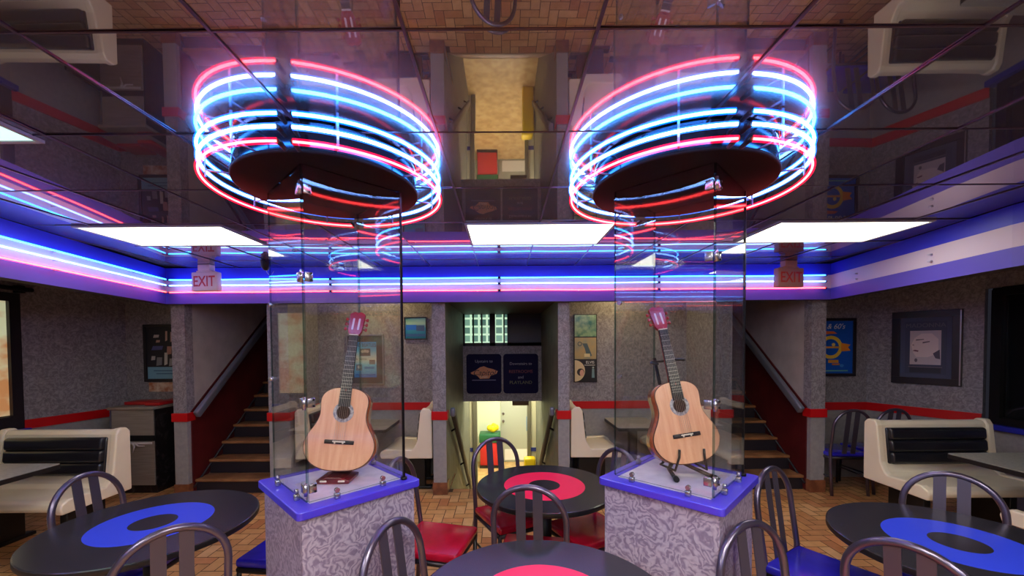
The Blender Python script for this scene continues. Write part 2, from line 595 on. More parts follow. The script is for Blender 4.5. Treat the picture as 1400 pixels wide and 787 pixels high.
build_soffit('soffit_left', (sl, [(-3.12, -3.0), (-3.20, 2.40), (-3.58, YB + 0.1)]))
build_soffit('soffit_right', (sr, [(3.08, -3.0), (3.14, 2.40), (3.49, YB + 0.1)]))
build_soffit('soffit_back', ([(-3.46, YB), (3.37, YB)], [(-3.58, YB + 0.1), (3.49, YB + 0.1)]))

build_soffit('soffit_front', ([(2.96, -2.86), (-3.0, -2.86)], [(2.96, -2.99), (-3.0, -2.99)]))
# ---- walls
RZ0, RZ1 = 0.80, 0.89
def wall_run(mb, pts, z_top=2.42, th=0.08, side=1, openings=None):
    """straight wall pieces behind the line pts; side=+1 puts the thickness to the left of travel"""
    for a, b in zip(pts, pts[1:]):
        d = Vector((b[0]-a[0], b[1]-a[1], 0)).normalized()
        nrm = Vector((-d.y, d.x, 0)) * th * side
        for z0, z1, mi in ((0, 0.83, 1), (0.83, z_top, 0)):
            A = Vector((a[0], a[1], z0)); B = Vector((b[0], b[1], z0))
            up = Vector((0, 0, z1 - z0))
            P = [A, B, B + nrm, A + nrm]
            v0 = [mb.bm.verts.new(p) for p in P]
            v1 = [mb.bm.verts.new(p + up) for p in P]
            fs = [v0[::-1], v1] + [(v0[i], v0[(i+1) % 4], v1[(i+1) % 4], v1[i]) for i in range(4)]
            for q in fs:
                mb.bm.faces.new(q).material_index = mi
def strip_run(mb, pts, z0, z1, out, side=1, mi=0):
    for a, b in zip(pts, pts[1:]):
        d = Vector((b[0]-a[0], b[1]-a[1], 0)).normalized()
        nrm = Vector((-d.y, d.x, 0)) * out * side
        A = Vector((a[0], a[1], z0)) - d*0; B = Vector((b[0], b[1], z0))
        up = Vector((0, 0, z1 - z0))
        P = [A, B, B + nrm, A + nrm]
        v0 = [mb.bm.verts.new(p) for p in P]
        v1 = [mb.bm.verts.new(p + up) for p in P]
        for q in [v0[::-1], v1] + [(v0[i], v0[(i+1) % 4], v1[(i+1) % 4], v1[i]) for i in range(4)]:
            mb.bm.faces.new(q).material_index = mi

XL, XR = -4.70, 4.66
# left wall: window bay, then a slanting piece to the back corner
mb = MB()
wall_run(mb, [(XL, 3.92), (-4.50, 4.80)], side=1)
wall_run(mb, [(XL, -3.0), (XL, 1.2)], side=1)
mb.box2((XL - 0.08, 1.2, 0), (XL, 3.92, 0.80), 1)
mb.box2((XL - 0.08, 1.2, 2.08), (XL, 3.92, 2.42), 0)
struct(mb.build('wall_left', [PAPER, WAINSCOT]))
mb = MB(); strip_run(mb, [(XL, 3.92), (-4.50, 4.80)], RZ0, RZ1, 0.02, side=-1)
strip_run(mb, [(-4.48, 4.78), (-3.50, 4.78)], RZ0, RZ1, 0.02, side=-1)
struct(mb.build('trim_1', RED_TRIM))
mb = MB(); mb.box2((XL - 0.04, 1.2, 0.76), (XL + 0.06, 3.94, 0.81))
struct(mb.build('trim_2', mat('sill_blue', (40, 46, 170), 0.4), bevel=0.006))
# right wall
mb = MB()
wall_run(mb, [(4.27, 4.72), (XR, 3.90)], side=1)
wall_run(mb, [(XR, 1.4), (XR, -3.0)], side=1)
mb.box2((XR, 1.4, 0), (XR + 0.08, 3.90, 0.80), 1)
mb.box2((XR, 1.4, 2.10), (XR + 0.08, 3.90, 2.42), 0)
struct(mb.build('wall_right', [PAPER, WAINSCOT]))
mb = MB(); strip_run(mb, [(4.27, 4.72), (XR, 3.90)], RZ0, RZ1, 0.02, side=-1)
strip_run(mb, [(3.42, 4.72), (4.27, 4.72)], RZ0, RZ1, 0.02, side=-1)
struct(mb.build('trim_3', RED_TRIM))
mb = MB(); mb.box2((XR - 0.06, 1.4, 0.76), (XR + 0.04, 3.90, 0.81))
struct(mb.build('trim_4', mat('sill_blue_right', (40, 46, 170), 0.4), bevel=0.006))
# back walls of the two corner bays
mb = MB(); wall_run(mb, [(-4.50, 4.80), (-3.50, 4.80)], side=1)
struct(mb.build('wall_back_left', [PAPER, WAINSCOT]))
mb = MB(); wall_run(mb, [(3.42, 4.72), (4.27, 4.72)], side=1)
struct(mb.build('wall_back_right', [PAPER, WAINSCOT]))
# back walls of the two booth bays
for nm, x0, x1, t in (('wall_booth_left', -2.27, -0.75, 'trim_5'), ('wall_booth_right', 0.70, 2.27, 'trim_6')):
    mb = MB(); wall_run(mb, [(x0, 4.94), (x1, 4.94)], side=1)
    struct(mb.build(nm, [PAPER, WAINSCOT]))
    mb = MB(); strip_run(mb, [(x0, 4.94), (x1, 4.94)], RZ0, RZ1, 0.018, side=-1)
    struct(mb.build(t, RED_TRIM))
# wall behind the camera
mb = MB(); wall_run(mb, [(XR, -3.0), (XL, -3.0)], side=1)
struct(mb.build('wall_front', [PAPER, WAINSCOT]))

# pillars / dividing walls; materials: paper, wainscot, stair wall, passage
def divider(name, x0, x1, y1, trim_name, base_name, left=(0, 1), right=(0, 1), rail_left=True, rail_right=True, zb=0.0):
    mb = MB()
    for z0, z1, k in ((zb, 0.83, 1), (0.83, 2.6, 0)):
        f = [0, 1][k]
        P = [(x0, YP), (x1, YP), (x1, y1), (x0, y1)]
        mb.quad([(x0, YP, z0), (x1, YP, z0), (x1, YP, z1), (x0, YP, z1)], 1 if k else 0)
        mb.quad([(x1, YP, z0), (x1, y1, z0), (x1, y1, z1), (x1, YP, z1)], right[k])
        mb.quad([(x1, y1, z0), (x0, y1, z0), (x0, y1, z1), (x1, y1, z1)], 1 if k else 0)
        mb.quad([(x0, y1, z0), (x0, YP, z0), (x0, YP, z1), (x0, y1, z1)], left[k])
        mb.quad([(x0, YP, z1), (x1, YP, z1), (x1, y1, z1), (x0, y1, z1)], 0)
    o = struct(mb.build(name, [PAPER, WAINSCOT, STAIR_WALL, PASSAGE]))
    mb = MB()
    e = 0.015
    yl = 4.94 if rail_left else YP + 0.10
    yr = 4.94 if rail_right else YP + 0.10
    mb.box2((x0 - e, YP - e, RZ0), (x1 + e, YP + 0.02, RZ1))
    mb.box2((x0 - e, YP, RZ0), (x0 + 0.002, yl, RZ1))
    mb.box2((x1 - 0.002, YP, RZ0), (x1 + e, yr, RZ1))
    struct(mb.build(trim_name, RED_TRIM, bevel=0.003))
    mb = MB()
    mb.box2((x0 - 0.008, YP - 0.012, 0), (x1 + 0.008, YP + 0.12, 0.13))
    struct(mb.build(base_name, TILE_BASE, bevel=0.003))
    return o
divider('pillar_corner_left', -3.50, -3.36, 4.36, 'trim_7', 'baseboard_corner_left', rail_left=False, rail_right=False)
divider('pillar_stair_left', -2.49, -2.27, 7.4, 'trim_8', 'baseboard_stair_left', left=(2, 2), rail_left=False)
divider('pillar_passage_left', -0.75, -0.61, 7.2, 'trim_9', 'baseboard_passage_left', right=(3, 3), rail_right=False)
divider('pillar_passage_right', 0.58, 0.70, 7.2, 'trim_10', 'baseboard_passage_right', left=(3, 3), rail_left=False)
divider('pillar_stair_right', 2.25, 2.42, 7.4, 'trim_11', 'baseboard_stair_right', right=(2, 2), rail_right=False)
divider('pillar_corner_right', 3.26, 3.41, 4.36, 'trim_12', 'baseboard_corner_right', rail_left=False, rail_right=False)

# ---- the two staircases going up
RISE, RUN, STEP_Y = 0.157, 0.21, 4.34
def stair_z(y): return RISE + (y - STEP_Y) * RISE / RUN
def stairs_up(x0, x1, outer, side_word, label, wall_name, panel_no):
    # outer wall of the stairwell
    mb = MB()
    xa, xb = (outer - 0.14, outer) if outer < 0 else (outer, outer + 0.14)
    mb.box2((xa, 4.36, 0), (xb, 7.4, 3.7), 0)
    struct(mb.build(wall_name, [STAIR_WALL]))
    mb = MB(); mb.box2((min(x0, x1), 7.45, 0), (max(x0, x1), 7.55, 3.7), 0)
    struct(mb.build(wall_name + '_end', [STAIR_WALL]))
    mb = MB(); mb.box2((min(x0, x1) - 0.1, 4.25, 3.7), (max(x0, x1) + 0.1, 7.5, 3.8))
    mb.box2((min(x0, x1), 4.26, 2.6), (max(x0, x1), 4.36, 3.7))
    struct(mb.build('ceiling_stair_' + side_word, DARK_CEIL))
    # maroon panel under the rail, cut along the slope
    s = 1 if outer < 0 else -1
    mb = MB()
    off = outer + s * 0.012
    off2 = outer - s * 0.002
    ya, yb = 4.30, 7.0
    def zz(y): return 0.90 + (y - 4.30) * 0.80
    A = [(ya, 0.0), (yb, stair_z(yb) - 0.25), (yb, zz(yb)), (ya, zz(ya))]
    v0 = [mb.bm.verts.new((off, y, z)) for y, z in A]
    v1 = [mb.bm.verts.new((off2, y, z)) for y, z in A]
    mb.bm.faces.new(v0); mb.bm.faces.new(v1[::-1])
    for i in range(4):
        mb.bm.faces.new((v0[i], v0[(i+1) % 4], v1[(i+1) % 4], v1[i]))
    struct(mb.build('trim_%d' % panel_no, MAROON))
    mb = MB()                                                     # stringer along the steps
    mb.tube([(outer + s*0.02, 4.30, 0.08), (outer + s*0.02, 7.0, 0.08 + 2.7*RISE/RUN)], 0.012, 6)
    struct(mb.build('trim_%d' % (panel_no + 1), RISER))
    st = thing('staircase', label, 'stairs', ((x0+x1)/2, STEP_Y, 0), 0, None)
    w = abs(x1 - x0) - 0.02
    for k in range(13):
        y = k * RUN
        m1 = MB()
        m1.box2((-w/2, y, k*RISE if k else 0.0), (w/2, y + RUN*1.0 if k < 12 else y + 0.56, (k+1)*RISE - 0.03), 0)
        step = m1.build('step', RISER, st)
        m2 = MB()
        m2.rbox((0, y + RUN/2 - 0.008, (k+1)*RISE - 0.015), (w, RUN + 0.016, 0.03), 0.006, 2)
        m2.build('tread', TREAD, step)
    return st
stairs_up(-3.36, -2.49, -3.36, 'left', 'dark staircase with tan tread edges climbing beside the trash cabinet', 'wall_stair_left', 13)
stairs_up(2.42, 3.26, 3.26, 'right', 'dark staircase with tan tread edges climbing beside the stored blue chairs', 'wall_stair_right', 15)
def handrail_up(outer, label):
    s = 1 if outer < 0 else -1
    t = thing('stair_handrail', label, 'handrail', (outer, 4.30, 0.86))
    mb = MB()
    x = s * 0.05
    d = Vector((0, 1, 0.80)).normalized()
    a = Vector((x, 0, 0)); b = a + d * 3.1
    Mx = Matrix.Translation((a + b) / 2) @ Matrix.Rotation(math.atan2(0.80, 1.0), 4, 'X')
    mb.rbox((0, 0, 0), (0.055, 3.1, 0.085), 0.018, 3, M=Mx)
    mb.build('rail', HANDRAIL, t)
    for k in (0.35, 1.5, 2.6):
        p = a + d * k
        m2 = MB(); m2.cyl(p, (s * 0.0, p.y, p.z - 0.03), 0.012, 10)
        m2.build('bracket', BLACK_M, t)
    return t
handrail_up(-3.36 + 0.012, 'thick grey handrail on the stairs beside the trash cabinet')
handrail_up(3.26 - 0.012, 'thick grey handrail on the stairs beside the stored blue chairs')

# ---- middle passage with stairs going down to a lit lobby
LZ = -1.32
mb = MB()
for k in range(8):
    mb.box2((-0.61, 4.42 + 0.24*k, LZ - 0.1), (0.58, 4.42 + 0.24*(k+1), -0.165*(k+1)), 0)
struct(mb.build('floor_steps_down', TREAD))
mb = MB()
mb.box2((-1.6, 6.3, LZ - 0.1), (1.9, 10.0, LZ))
struct(mb.build('floor_lobby', noise_var(mat('lobby_floor', (196, 160, 104), 0.35), (176, 140, 88), (206, 172, 116), 8, 3)))
mb = MB()                                                        # passage walls below floor level
mb.box2((-0.75, 4.42, LZ), (-0.61, 7.2, 0.0)); mb.box2((0.58, 4.42, LZ), (0.70, 7.2, 0.0))
struct(mb.build('wall_passage', PASSAGE))
mb = MB()
# doorway wall at y 7.3 : cream with blue stripe
for x0, x1 in ((-1.6, -0.49), (0.47, 1.9)):
    mb.box2((x0, 7.3, LZ), (x1, 7.38, 1.2), 0)
    mb.box2((x0, 7.29, -0.36), (x1, 7.31, -0.29), 1)
mb.box2((-0.49, 7.3, 0.80), (0.47, 7.38, 1.2), 0)
struct(mb.build('wall_lobby_front', [CREAM_WALL, BLUE_STRIPE]))
mb = MB()
mb.box2((-1.6, 9.95, LZ), (1.9, 10.03, 1.3), 0); mb.box2((-1.68, 6.2, LZ), (-1.6, 10.0, 1.3), 0); mb.box2((1.9, 6.2, LZ), (1.98, 10.0, 1.3), 0)
struct(mb.build('wall_lobby_back', [mat('lobby_wall', (206, 214, 190), 0.6)]))
mb = MB(); mb.box2((-1.7, 6.22, 1.2), (2.0, 10.0, 1.3))
struct(mb.build('ceiling_lobby', mat('lobby_ceiling', (215, 215, 195), 0.6)))
mb = MB()
mb.box2((-0.56, 7.27, LZ), (-0.485, 7.40, 0.84)); mb.box2((0.43, 7.27, LZ), (0.49, 7.40, 0.84)); mb.box2((-0.56, 7.27, 0.80), (0.49, 7.40, 0.86))
struct(mb.build('trim_17', mat('lobby_door_frame', (120, 116, 96), 0.5)))
# grey door at the far end
d1 = struct(MB.build((lambda m: (m.rbox((0.30, 9.92, LZ + 1.03), (0.74, 0.045, 2.06), 0.006, 2), m)[1])(MB()), 'door_1', DOOR_GREY))
mb = MB(); mb.cyl((-0.01, 9.90, LZ + 1.02), (-0.01, 9.84, LZ + 1.02), 0.03, 14); mb.cyl((-0.01, 9.90, LZ + 1.2), (-0.01, 9.87, LZ + 1.2), 0.03, 14)
mb.build('door_knob', CHROME, d1)
mb = MB(); mb.box2((0.02, 9.888, LZ + 0.05), (0.58, 9.897, LZ + 0.32))
mb.build('kick_plate', PAPERWHITE, d1)
# bulkhead with the signs, glazing above it
mb = MB(); mb.box2((-0.61, 6.10, 0.73), (0.58, 6.20, 1.57))
struct(mb.build('wall_bulkhead', PAPER))
mb = MB(); mb.box2((-0.61, 4.26, 2.06), (0.58, 7.2, 2.2))
struct(mb.build('ceiling_passage', mat('passage_ceiling', (58, 40, 34), 0.6)))
def block_glass():
    m = mat('block_glass', (150, 190, 165), 0.2)
    nt = m.node_tree; L = nt.links.new
    b = nt.nodes['Principled BSDF']
    tc = nt.nodes.new('ShaderNodeTexCoord')
    mp = nt.nodes.new('ShaderNodeMapping'); mp.inputs['Rotation'].default_value = (PI/2, 0, 0)
    br = nt.nodes.new('ShaderNodeTexBrick')
    br.offset = 0.0
    br.inputs['Scale'].default_value = 1.0
    br.inputs['Brick Width'].default_value = 0.125
    br.inputs['Row Height'].default_value = 0.125
    br.inputs['Mortar Size'].default_value = 0.016
    br.inputs['Color1'].default_value = lin((60, 92, 84)); br.inputs['Color2'].default_value = lin((112, 150, 130))
    br.inputs['Mortar'].default_value = lin((190, 225, 190))
    L(tc.outputs['Object'], mp.inputs[0]); L(mp.outputs[0], br.inputs['Vector'])
    L(br.outputs['Color'], b.inputs['Base Color']); L(br.outputs['Color'], b.inputs['Emission Color'])
    b.inputs['Emission Strength'].default_value = 0.75
    return m
w3 = MB(); w3.box2((-0.60, 6.28, 1.50), (0.07, 6.30, 2.14))
w3o = struct(w3.build('window_3', block_glass()))
mb = MB()
for x in (-0.595, -0.455, -0.325, -0.195, 0.015, 0.075):
    wdt = 0.022
    mb.box2((x - wdt/2, 6.14, 1.57), (x + wdt/2, 6.19, 2.10))
mb.box2((-0.19, 6.14, 1.57), (-0.12, 6.19, 2.10))
mb.box2((-0.01+0.09, 6.14, 1.57), (0.58, 6.19, 2.10)); mb.box2((-0.61, 6.14, 1.57), (0.58, 6.19, 1.62))
mb.build('window_frame', BLACK, w3o)

# ---- ceiling light panels
def light_panel(x0, x1, y0, y1, label, m=PANEL):
    t = thing('ceiling_light', label, 'ceiling light', ((x0+x1)/2, (y0+y1)/2, ZC), 0, 'recessed ceiling light panels')
    w, d = x1 - x0, y1 - y0
    f = MB()
    fw = 0.016
    for c, s in (((0, d/2 - fw/2, -0.004), (w, fw, 0.012)), ((0, -d/2 + fw/2, -0.004), (w, fw, 0.012)),
                 ((w/2 - fw/2, 0, -0.004), (fw, d - 2*fw, 0.012)), ((-w/2 + fw/2, 0, -0.004), (fw, d - 2*fw, 0.012))):
        f.box(c, s)
    f.build('frame', PANEL_FR, t)
    g = MB(); g.box((0, 0, -0.002), (w - 2*fw, d - 2*fw, 0.006))
    g.build('diffuser', m, t)
    return t
light_panel(-0.25, 0.76, 2.68, 3.24, 'lit ceiling panel between the two neon rings')
light_panel(-2.85, -1.86, 2.68, 3.20, 'lit ceiling panel just in front of the white exit sign')
light_panel(1.84, 2.87, 2.68, 3.23, 'lit ceiling panel just in front of the brownish exit sign')
light_panel(-2.78, -1.775, 1.03, 1.585, 'pale green-blue ceiling panel cut by the edge of the picture', PANEL_DIM)
for x0, x1, y0, y1 in ((-0.25, 0.75, -0.10, 0.45), (-2.3, -1.3, -0.6, -0.05), (1.3, 2.3, -0.6, -0.05), (-0.25, 0.75, -1.9, -1.35)):  # unseen panels, added and made stronger to brighten the room
    light_panel(x0, x1, y0, y1, 'added ceiling panel out of view, brightening the front of the room', PANEL_F)
t = thing('lobby_light', 'lit ceiling lamp in the lobby below the hanging signs', 'ceiling light', (0.15, 8.5, 1.2))
mb = MB(); mb.box((0, 0, -0.02), (1.2, 0.6, 0.03))
mb.build('diffuser', mat('lobby_diffuser', (250, 245, 215), 0.5, emit=(255, 251, 228), strength=LOBBY_STRENGTH), t)
mb = MB(); mb.box((0, 0, -0.003), (1.26, 0.66, 0.014)); mb.build('frame', PANEL_FR, t)
t = thing('stairfoot_light', 'lit ceiling lamp over the foot of the steps going down', 'ceiling light', (0.0, 6.75, 1.2))
mb = MB(); mb.box((0, 0, -0.02), (0.7, 0.3, 0.03))
mb.build('diffuser', mat('foot_diffuser', (250, 245, 205), 0.5, emit=(255, 250, 218), strength=LOBBY_STRENGTH), t)
mb = MB(); mb.box((0, 0, -0.003), (0.74, 0.34, 0.014)); mb.build('frame', PANEL_FR, t)

# ---- windows in the side walls
w1 = struct((lambda m: (m.box2((XL - 0.06, 2.45, 0.88), (XL - 0.03, 3.86, 2.03)), m)[1])(MB()).build('window_1', None or mat('w1_back', (20, 18, 22), 0.4)))
def lit_ad():
    m = mat('lit_advert', (214, 170, 110), 0.4)
    noise_var(m, (214, 218, 176), (196, 136, 86), 2.6, 3, lo=0.40, hi=0.60, stretch=(1, 1.2, 1.8))
    nt = m.node_tree; b = nt.nodes['Principled BSDF']
    src = b.inputs['Base Color'].links[0].from_socket
    nt.links.new(src, b.inputs['Emission Color'])
    b.inputs['Emission Strength'].default_value = 0.4
    return m
mb = MB(); mb.box2((XL - 0.03, 2.50, 0.95), (XL - 0.02, 3.83, 2.04)); mb.build('window_pane', lit_ad(), w1)
mb = MB()
mb.box2((XL - 0.07, 3.83, 0.81), (XL + 0.012, 3.92, 2.12)); mb.box2((XL - 0.07, 1.2, 2.04), (XL + 0.012, 3.83, 2.12)); mb.box2((XL - 0.07, 1.2, 0.81), (XL + 0.012, 3.83, 0.94)); mb.box2((XL - 0.07, 1.2, 0.94), (XL + 0.02, 2.5, 2.0))
mb.build('window_frame', FRAME_DARK, w1)
mb = MB(); mb.cyl((XL + 0.06, 1.3, 2.16), (XL + 0.06, 3.98, 2.16), 0.022, 12); mb.box((XL + 0.03, 3.90, 2.16), (0.06, 0.05, 0.07))
o = mb.build('blind_roller', BLACK); tag(o, 'dark rolled-up blind above the poster window', 'blind')

w2 = struct((lambda m: (m.box2((XR + 0.05, 1.4, 0.80), (XR + 0.08, 3.88, 2.10)), m)[1])(MB()).build('window_2', NIGHT))
mb = MB(); mb.box2((XR + 0.025, 1.45, 0.88), (XR + 0.035, 3.80, 2.04)); mb.build('window_pane', WINGLASS, w2)
mb = MB()
mb.box2((XR - 0.01, 3.76, 0.81), (XR + 0.05, 3.84, 2.08)); mb.box2((XR - 0.01, 1.4, 2.02), (XR + 0.05, 3.76, 2.10)); mb.box2((XR - 0.01, 1.4, 0.81), (XR + 0.05, 3.76, 0.88))
mb.build('window_frame', BLACK, w2)

# ================================================================== NEON ON THE SOFFITS
def neon_tube(path, pair, label, clip_pts, clip_dir, group):
    """one glass tube with turned-back ends, glowing core, black electrodes and clips"""
    core_m, shell_m = pair
    root = MB(); root.tube(path, 0.0100, 10)
    o = root.build('neon_tube', shell_m)
    tag(o, label, 'neon tube', group)
    c = MB(); c.tube(path, 0.0042 if pair is S_RED else 0.0050, 8)
    c.build('gas_core', core_m, o)
    for p, q in ((Vector(path[0]), Vector(path[1])), (Vector(path[-1]), Vector(path[-2]))):
        d = (p - q).normalized()
        e = MB(); e.tube([p - d*0.002, p + d*0.02 + Vector(clip_dir)*0.012, p + d*0.022 + Vector(clip_dir)*0.035], 0.0095, 8)
        e.build('electrode', ELECTRODE, o)
    for p in clip_pts:
        e = MB(); p = Vector(p)
        e.cyl(p + Vector(clip_dir)*0.006, p + Vector(clip_dir)*0.05, 0.005, 8)
        e.build('tube_clip', CLIP, o)
    return o
ZN = {'blue': 2.272, 'white': 2.214, 'red': 2.145}
PAIR = {'blue': S_BLUE, 'white': S_WHITE, 'red': S_RED}
NAME = {'blue': 'cyan-blue top', 'white': 'ice-white middle', 'red': 'red bottom'}
YN = YB - 0.055
segs = [(-3.38, -1.76, 'stretch behind the white exit sign'), (-1.73, -0.05, 'stretch behind the left glass case'),
        (-0.02, 1.57, 'stretch behind the right glass case'), (1.60, 3.27, 'stretch behind the brownish exit sign')]
for x0, x1, where in segs:
    for col in ('blue', 'white', 'red'):
        z = ZN[col]
        j = random.uniform(-0.003, 0.003)
        pth = [(x0 + (x1 - x0) * k / 8, YN + 0.0, z + j * math.sin(k)) for k in range(9)]
        neon_tube(pth, PAIR[col], '%s neon tube on the back soffit, %s' % (NAME[col], where),
                  [pth[1], pth[4], pth[7]], (0, 1, 0), 'neon tubes along the back soffit')
for col in ('blue', 'white', 'red'):
    z = ZN[col]
    off = 0.055
    pth = []
    for k in range(15):
        y = 4.06 - k * 0.40
        pth.append((soffit_x(y, -1) + off, y, z))
    neon_tube(pth, PAIR[col], '%s neon tube running along the left soffit' % NAME[col],
              [pth[1], pth[3], pth[5], pth[7]], (-1, 0, 0), 'neon tubes along the left soffit')
for x0, x1, where in ((-2.92, -0.03, 'half nearer the left side'), (0.0, 2.88, 'half nearer the right side')):
    for col in ('blue', 'white', 'red'):
        pth = [(x0 + (x1 - x0) * k / 8, -2.80, ZN[col]) for k in range(9)]
        neon_tube(pth, PAIR[col], '%s neon tube on the soffit facing the counter wall, %s' % (NAME[col], where), [pth[2], pth[6]], (0, -1, 0), 'neon tubes along the front soffit')
# unlit clips left on the right soffit
for i, (y, wd) in enumerate(((3.75, 'nearest the brownish exit sign'), (2.95, 'farther from the brownish exit sign'))):
    x = soffit_x(y, 1)
    t = thing('empty_clip', 'pair of empty tube clips on the right soffit, %s' % wd, 'clip', (x, y, 2.2), 0, 'empty clips on the right soffit')
    for dz in (0.03, -0.02):
        m = MB(); m.cyl((0, 0, dz), (-0.02, 0, dz), 0.008, 8); m.cyl((-0.018, 0.012, dz), (-0.018, -0.012, dz), 0.005, 8)
        m.build('clip', CLIP, t)

# ================================================================== NEON RINGS
def neon_ring(cx, cy, gap, label):
    t = thing('neon_ring', label, 'neon ring', (cx, cy, ZC), 0, 'round neon fittings over the guitar cases')
    d = MB(); d.lathe([(0.372, -0.004), (0.372, -0.112)], 64)
    d.build('drum', DRUM, t)
    d = MB(); d.lathe([(0.0, -0.118), (0.374, -0.118), (0.380, -0.114), (0.380, -0.104), (0.372, -0.100)], 64)
    d.build('bottom_disc', DISC, t)
    for z, pair in ((-0.035, N_BLUE), (-0.080, N_WHITE), (-0.127, N_RED)):
        for h in range(2):
            a0 = gap + PI * h + 0.045 + random.uniform(0, 0.02)
            a1 = gap + PI * (h + 1) - 0.045 - random.uniform(0, 0.02)
            n = 44
            pts = []
            for k in range(n + 1):
                a = a0 + (a1 - a0) * k / n
                r = 0.478 + 0.002 * math.sin(3 * a + z * 90)
                pts.append((r * math.cos(a), r * math.sin(a), z))
            s = MB(); s.tube(pts, 0.0105, 10)
            tb = s.build('neon_tube', pair[1], t)
            c = MB(); c.tube(pts, 0.0042 if pair is N_RED else 0.0056, 8); c.build('gas_core', pair[0], tb)
            for a, p in ((a0, pts[0]), (a1, pts[-1])):
                p = Vector(p); rad = Vector((math.cos(a), math.sin(a), 0))
                e = MB(); e.tube([p, p - rad * 0.02 + Vector((0, 0, 0.004)), p - rad * 0.06], [0.0092, 0.0092, 0.007], 8)
                e.build('electrode', ELECTRODE, tb)
    for k in range(8):
        a = gap + 0.35 + k * 2 * PI / 8
        m = MB()
        p = Vector((math.cos(a), math.sin(a), 0))
        m.box((p.x * 0.462, p.y * 0.462, -0.065), (0.005, 0.008, 0.125), 0, rz=a)
        m.cyl(p * 0.462 + Vector((0, 0, -0.02)), p * 0.372 + Vector((0, 0, -0.02)), 0.004, 8)
        m.cyl(p * 0.462 + Vector((0, 0, -0.10)), p * 0.372 + Vector((0, 0, -0.10)), 0.004, 8)
        m.build('tube_support', SUPPORT, t)
    return t
neon_ring(-0.765, 1.82, -PI/2 + 0.10, 'round red, white and blue neon fitting over the left guitar case')
neon_ring(0.795, 1.826, -PI/2 + 0.02, 'round red, white and blue neon fitting over the right guitar case')

# ================================================================== GUITAR CASES
SLAB_Z = 0.985
def display_case(cx, cy, rz, label, flip):
    t = thing('display_case', label, 'display case', (cx, cy, 0), rz, 'glass guitar cases on pedestals')
    p = MB(); p.box2((-0.243, -0.243, 0), (0.243, 0.243, SLAB_Z - 0.03))
    p.build('pedestal', PAPER_P, t, bevel=0.004)
    s = MB(); s.poly(rounded_rect(0.53, 0.53, 0.02), SLAB_Z - 0.032, SLAB_Z)
    s.build('slab', SLAB_BLUE, t, bevel=0.004)
    G = 0.21
    l = MB(); l.box2((-G + 0.012, -G + 0.012, SLAB_Z), (G - 0.012, G - 0.012, SLAB_Z + 0.003))
    l.build('slab_liner', LINER, t)
    z0, z1 = SLAB_Z + 0.012, ZC - 0.118
    th = 0.004
    for (a, b) in (((-G, -G), (G, -G)), ((G, -G), (G, G)), ((G, G), (-G, G)), ((-G, G), (-G, -G))):
        m = MB()
        A = Vector((*a, 0)); B = Vector((*b, 0))
        d = (B - A).normalized(); n = Vector((-d.y, d.x, 0))
        A2 = A + d * 0.005; B2 = B - d * 0.003
        P = [A2 - n*th, B2 - n*th, B2 + n*th, A2 + n*th]
        v0 = [m.bm.verts.new(q + Vector((0, 0, z0))) for q in P]
        v1 = [m.bm.verts.new(q + Vector((0, 0, z1))) for q in P]
        fs = [v0[::-1], v1] + [(v0[i], v0[(i+1) % 4], v1[(i+1) % 4], v1[i]) for i in range(4)]
        for i, q in enumerate(fs):
            m.bm.faces.new(q).material_index = 0 if i in (2, 4) else 1
        m.build('glass_panel', [GLASS, GLASS_EDGE], t)
    # clamp hinges on the corner nearest the room
    hx, hy = (-G, -G)
    for z in ((1.06, 1.36, 1.93, 2.20) if flip else (1.05, 1.38, 1.86, 2.19)):
        m = MB()
        ex = 1 if flip else -1
        # two plates wrapped round the corner
        m.rbox((hx + 0.018, hy - 0.008, z), (0.030, 0.010, 0.036), 0.003, 2)
        m.rbox((hx - 0.008, hy + 0.018, z), (0.010, 0.030, 0.036), 0.003, 2)
        m.cyl((hx - 0.008, hy - 0.008, z - 0.024), (hx - 0.008, hy - 0.008, z + 0.024), 0.007, 10)
        h = m.build('hinge', CHROME, t)
        b = MB()
        for dz in (-0.012, 0.012):
            b.cyl((hx + 0.024, hy - 0.013, z + dz), (hx + 0.024, hy - 0.017, z + dz), 0.004, 8)
        b.build('screw', BLACK_M, h)
    # glass standoff bolts
    for x, y, z in ((-G, 0.12, 1.02), (-G, -0.12, 1.02), (0.10, -G, 1.02), (-0.10, -G, 1.02), (-G, G - 0.03, 1.45), (-G, G - 0.03, 1.78), (G, 0.1, 1.02), (0.05, G, 1.02), (-0.1, G, 2.05)):
        n = Vector((1 if abs(x) == G else 0, 1 if abs(y) == G else 0, 0))
        n = Vector((math.copysign(n.x, x) if n.x else 0, math.copysign(n.y, y) if n.y else 0, 0))
        m = MB(); q = Vector((x, y, z))
        m.cyl(q + n*0.004, q + n*0.016, 0.010, 12)
        if z < 1.1:
            m.rbox((x + n.x*0.010, y + n.y*0.010, SLAB_Z + 0.012), (0.022, 0.022, 0.024), 0.004, 2)
        m.build('glass_bolt', CHROME, t)
    # dark post strip on the far-side corner, full height
    m = MB(); q = (G, -G) if not flip else (-G, G) if False else (G, -G)
    m.box((q[0], q[1], (z0 + z1)/2), (0.009, 0.009, z1 - z0 + 0.012))
    m.cyl((q[0], q[1], SLAB_Z), (q[0], q[1], SLAB_Z + 0.012), 0.014, 12)
    m.build('corner_post', BLACK_M, t)
    return t
display_case(-0.755, 1.825, PI/4, 'glass case with blue slab on the left pedestal, holding the guitar that tilts right', False)
display_case(0.805, 1.838, PI/4 + 0.01, 'glass case with blue slab on the right pedestal, guitar in a black stand inside', True)

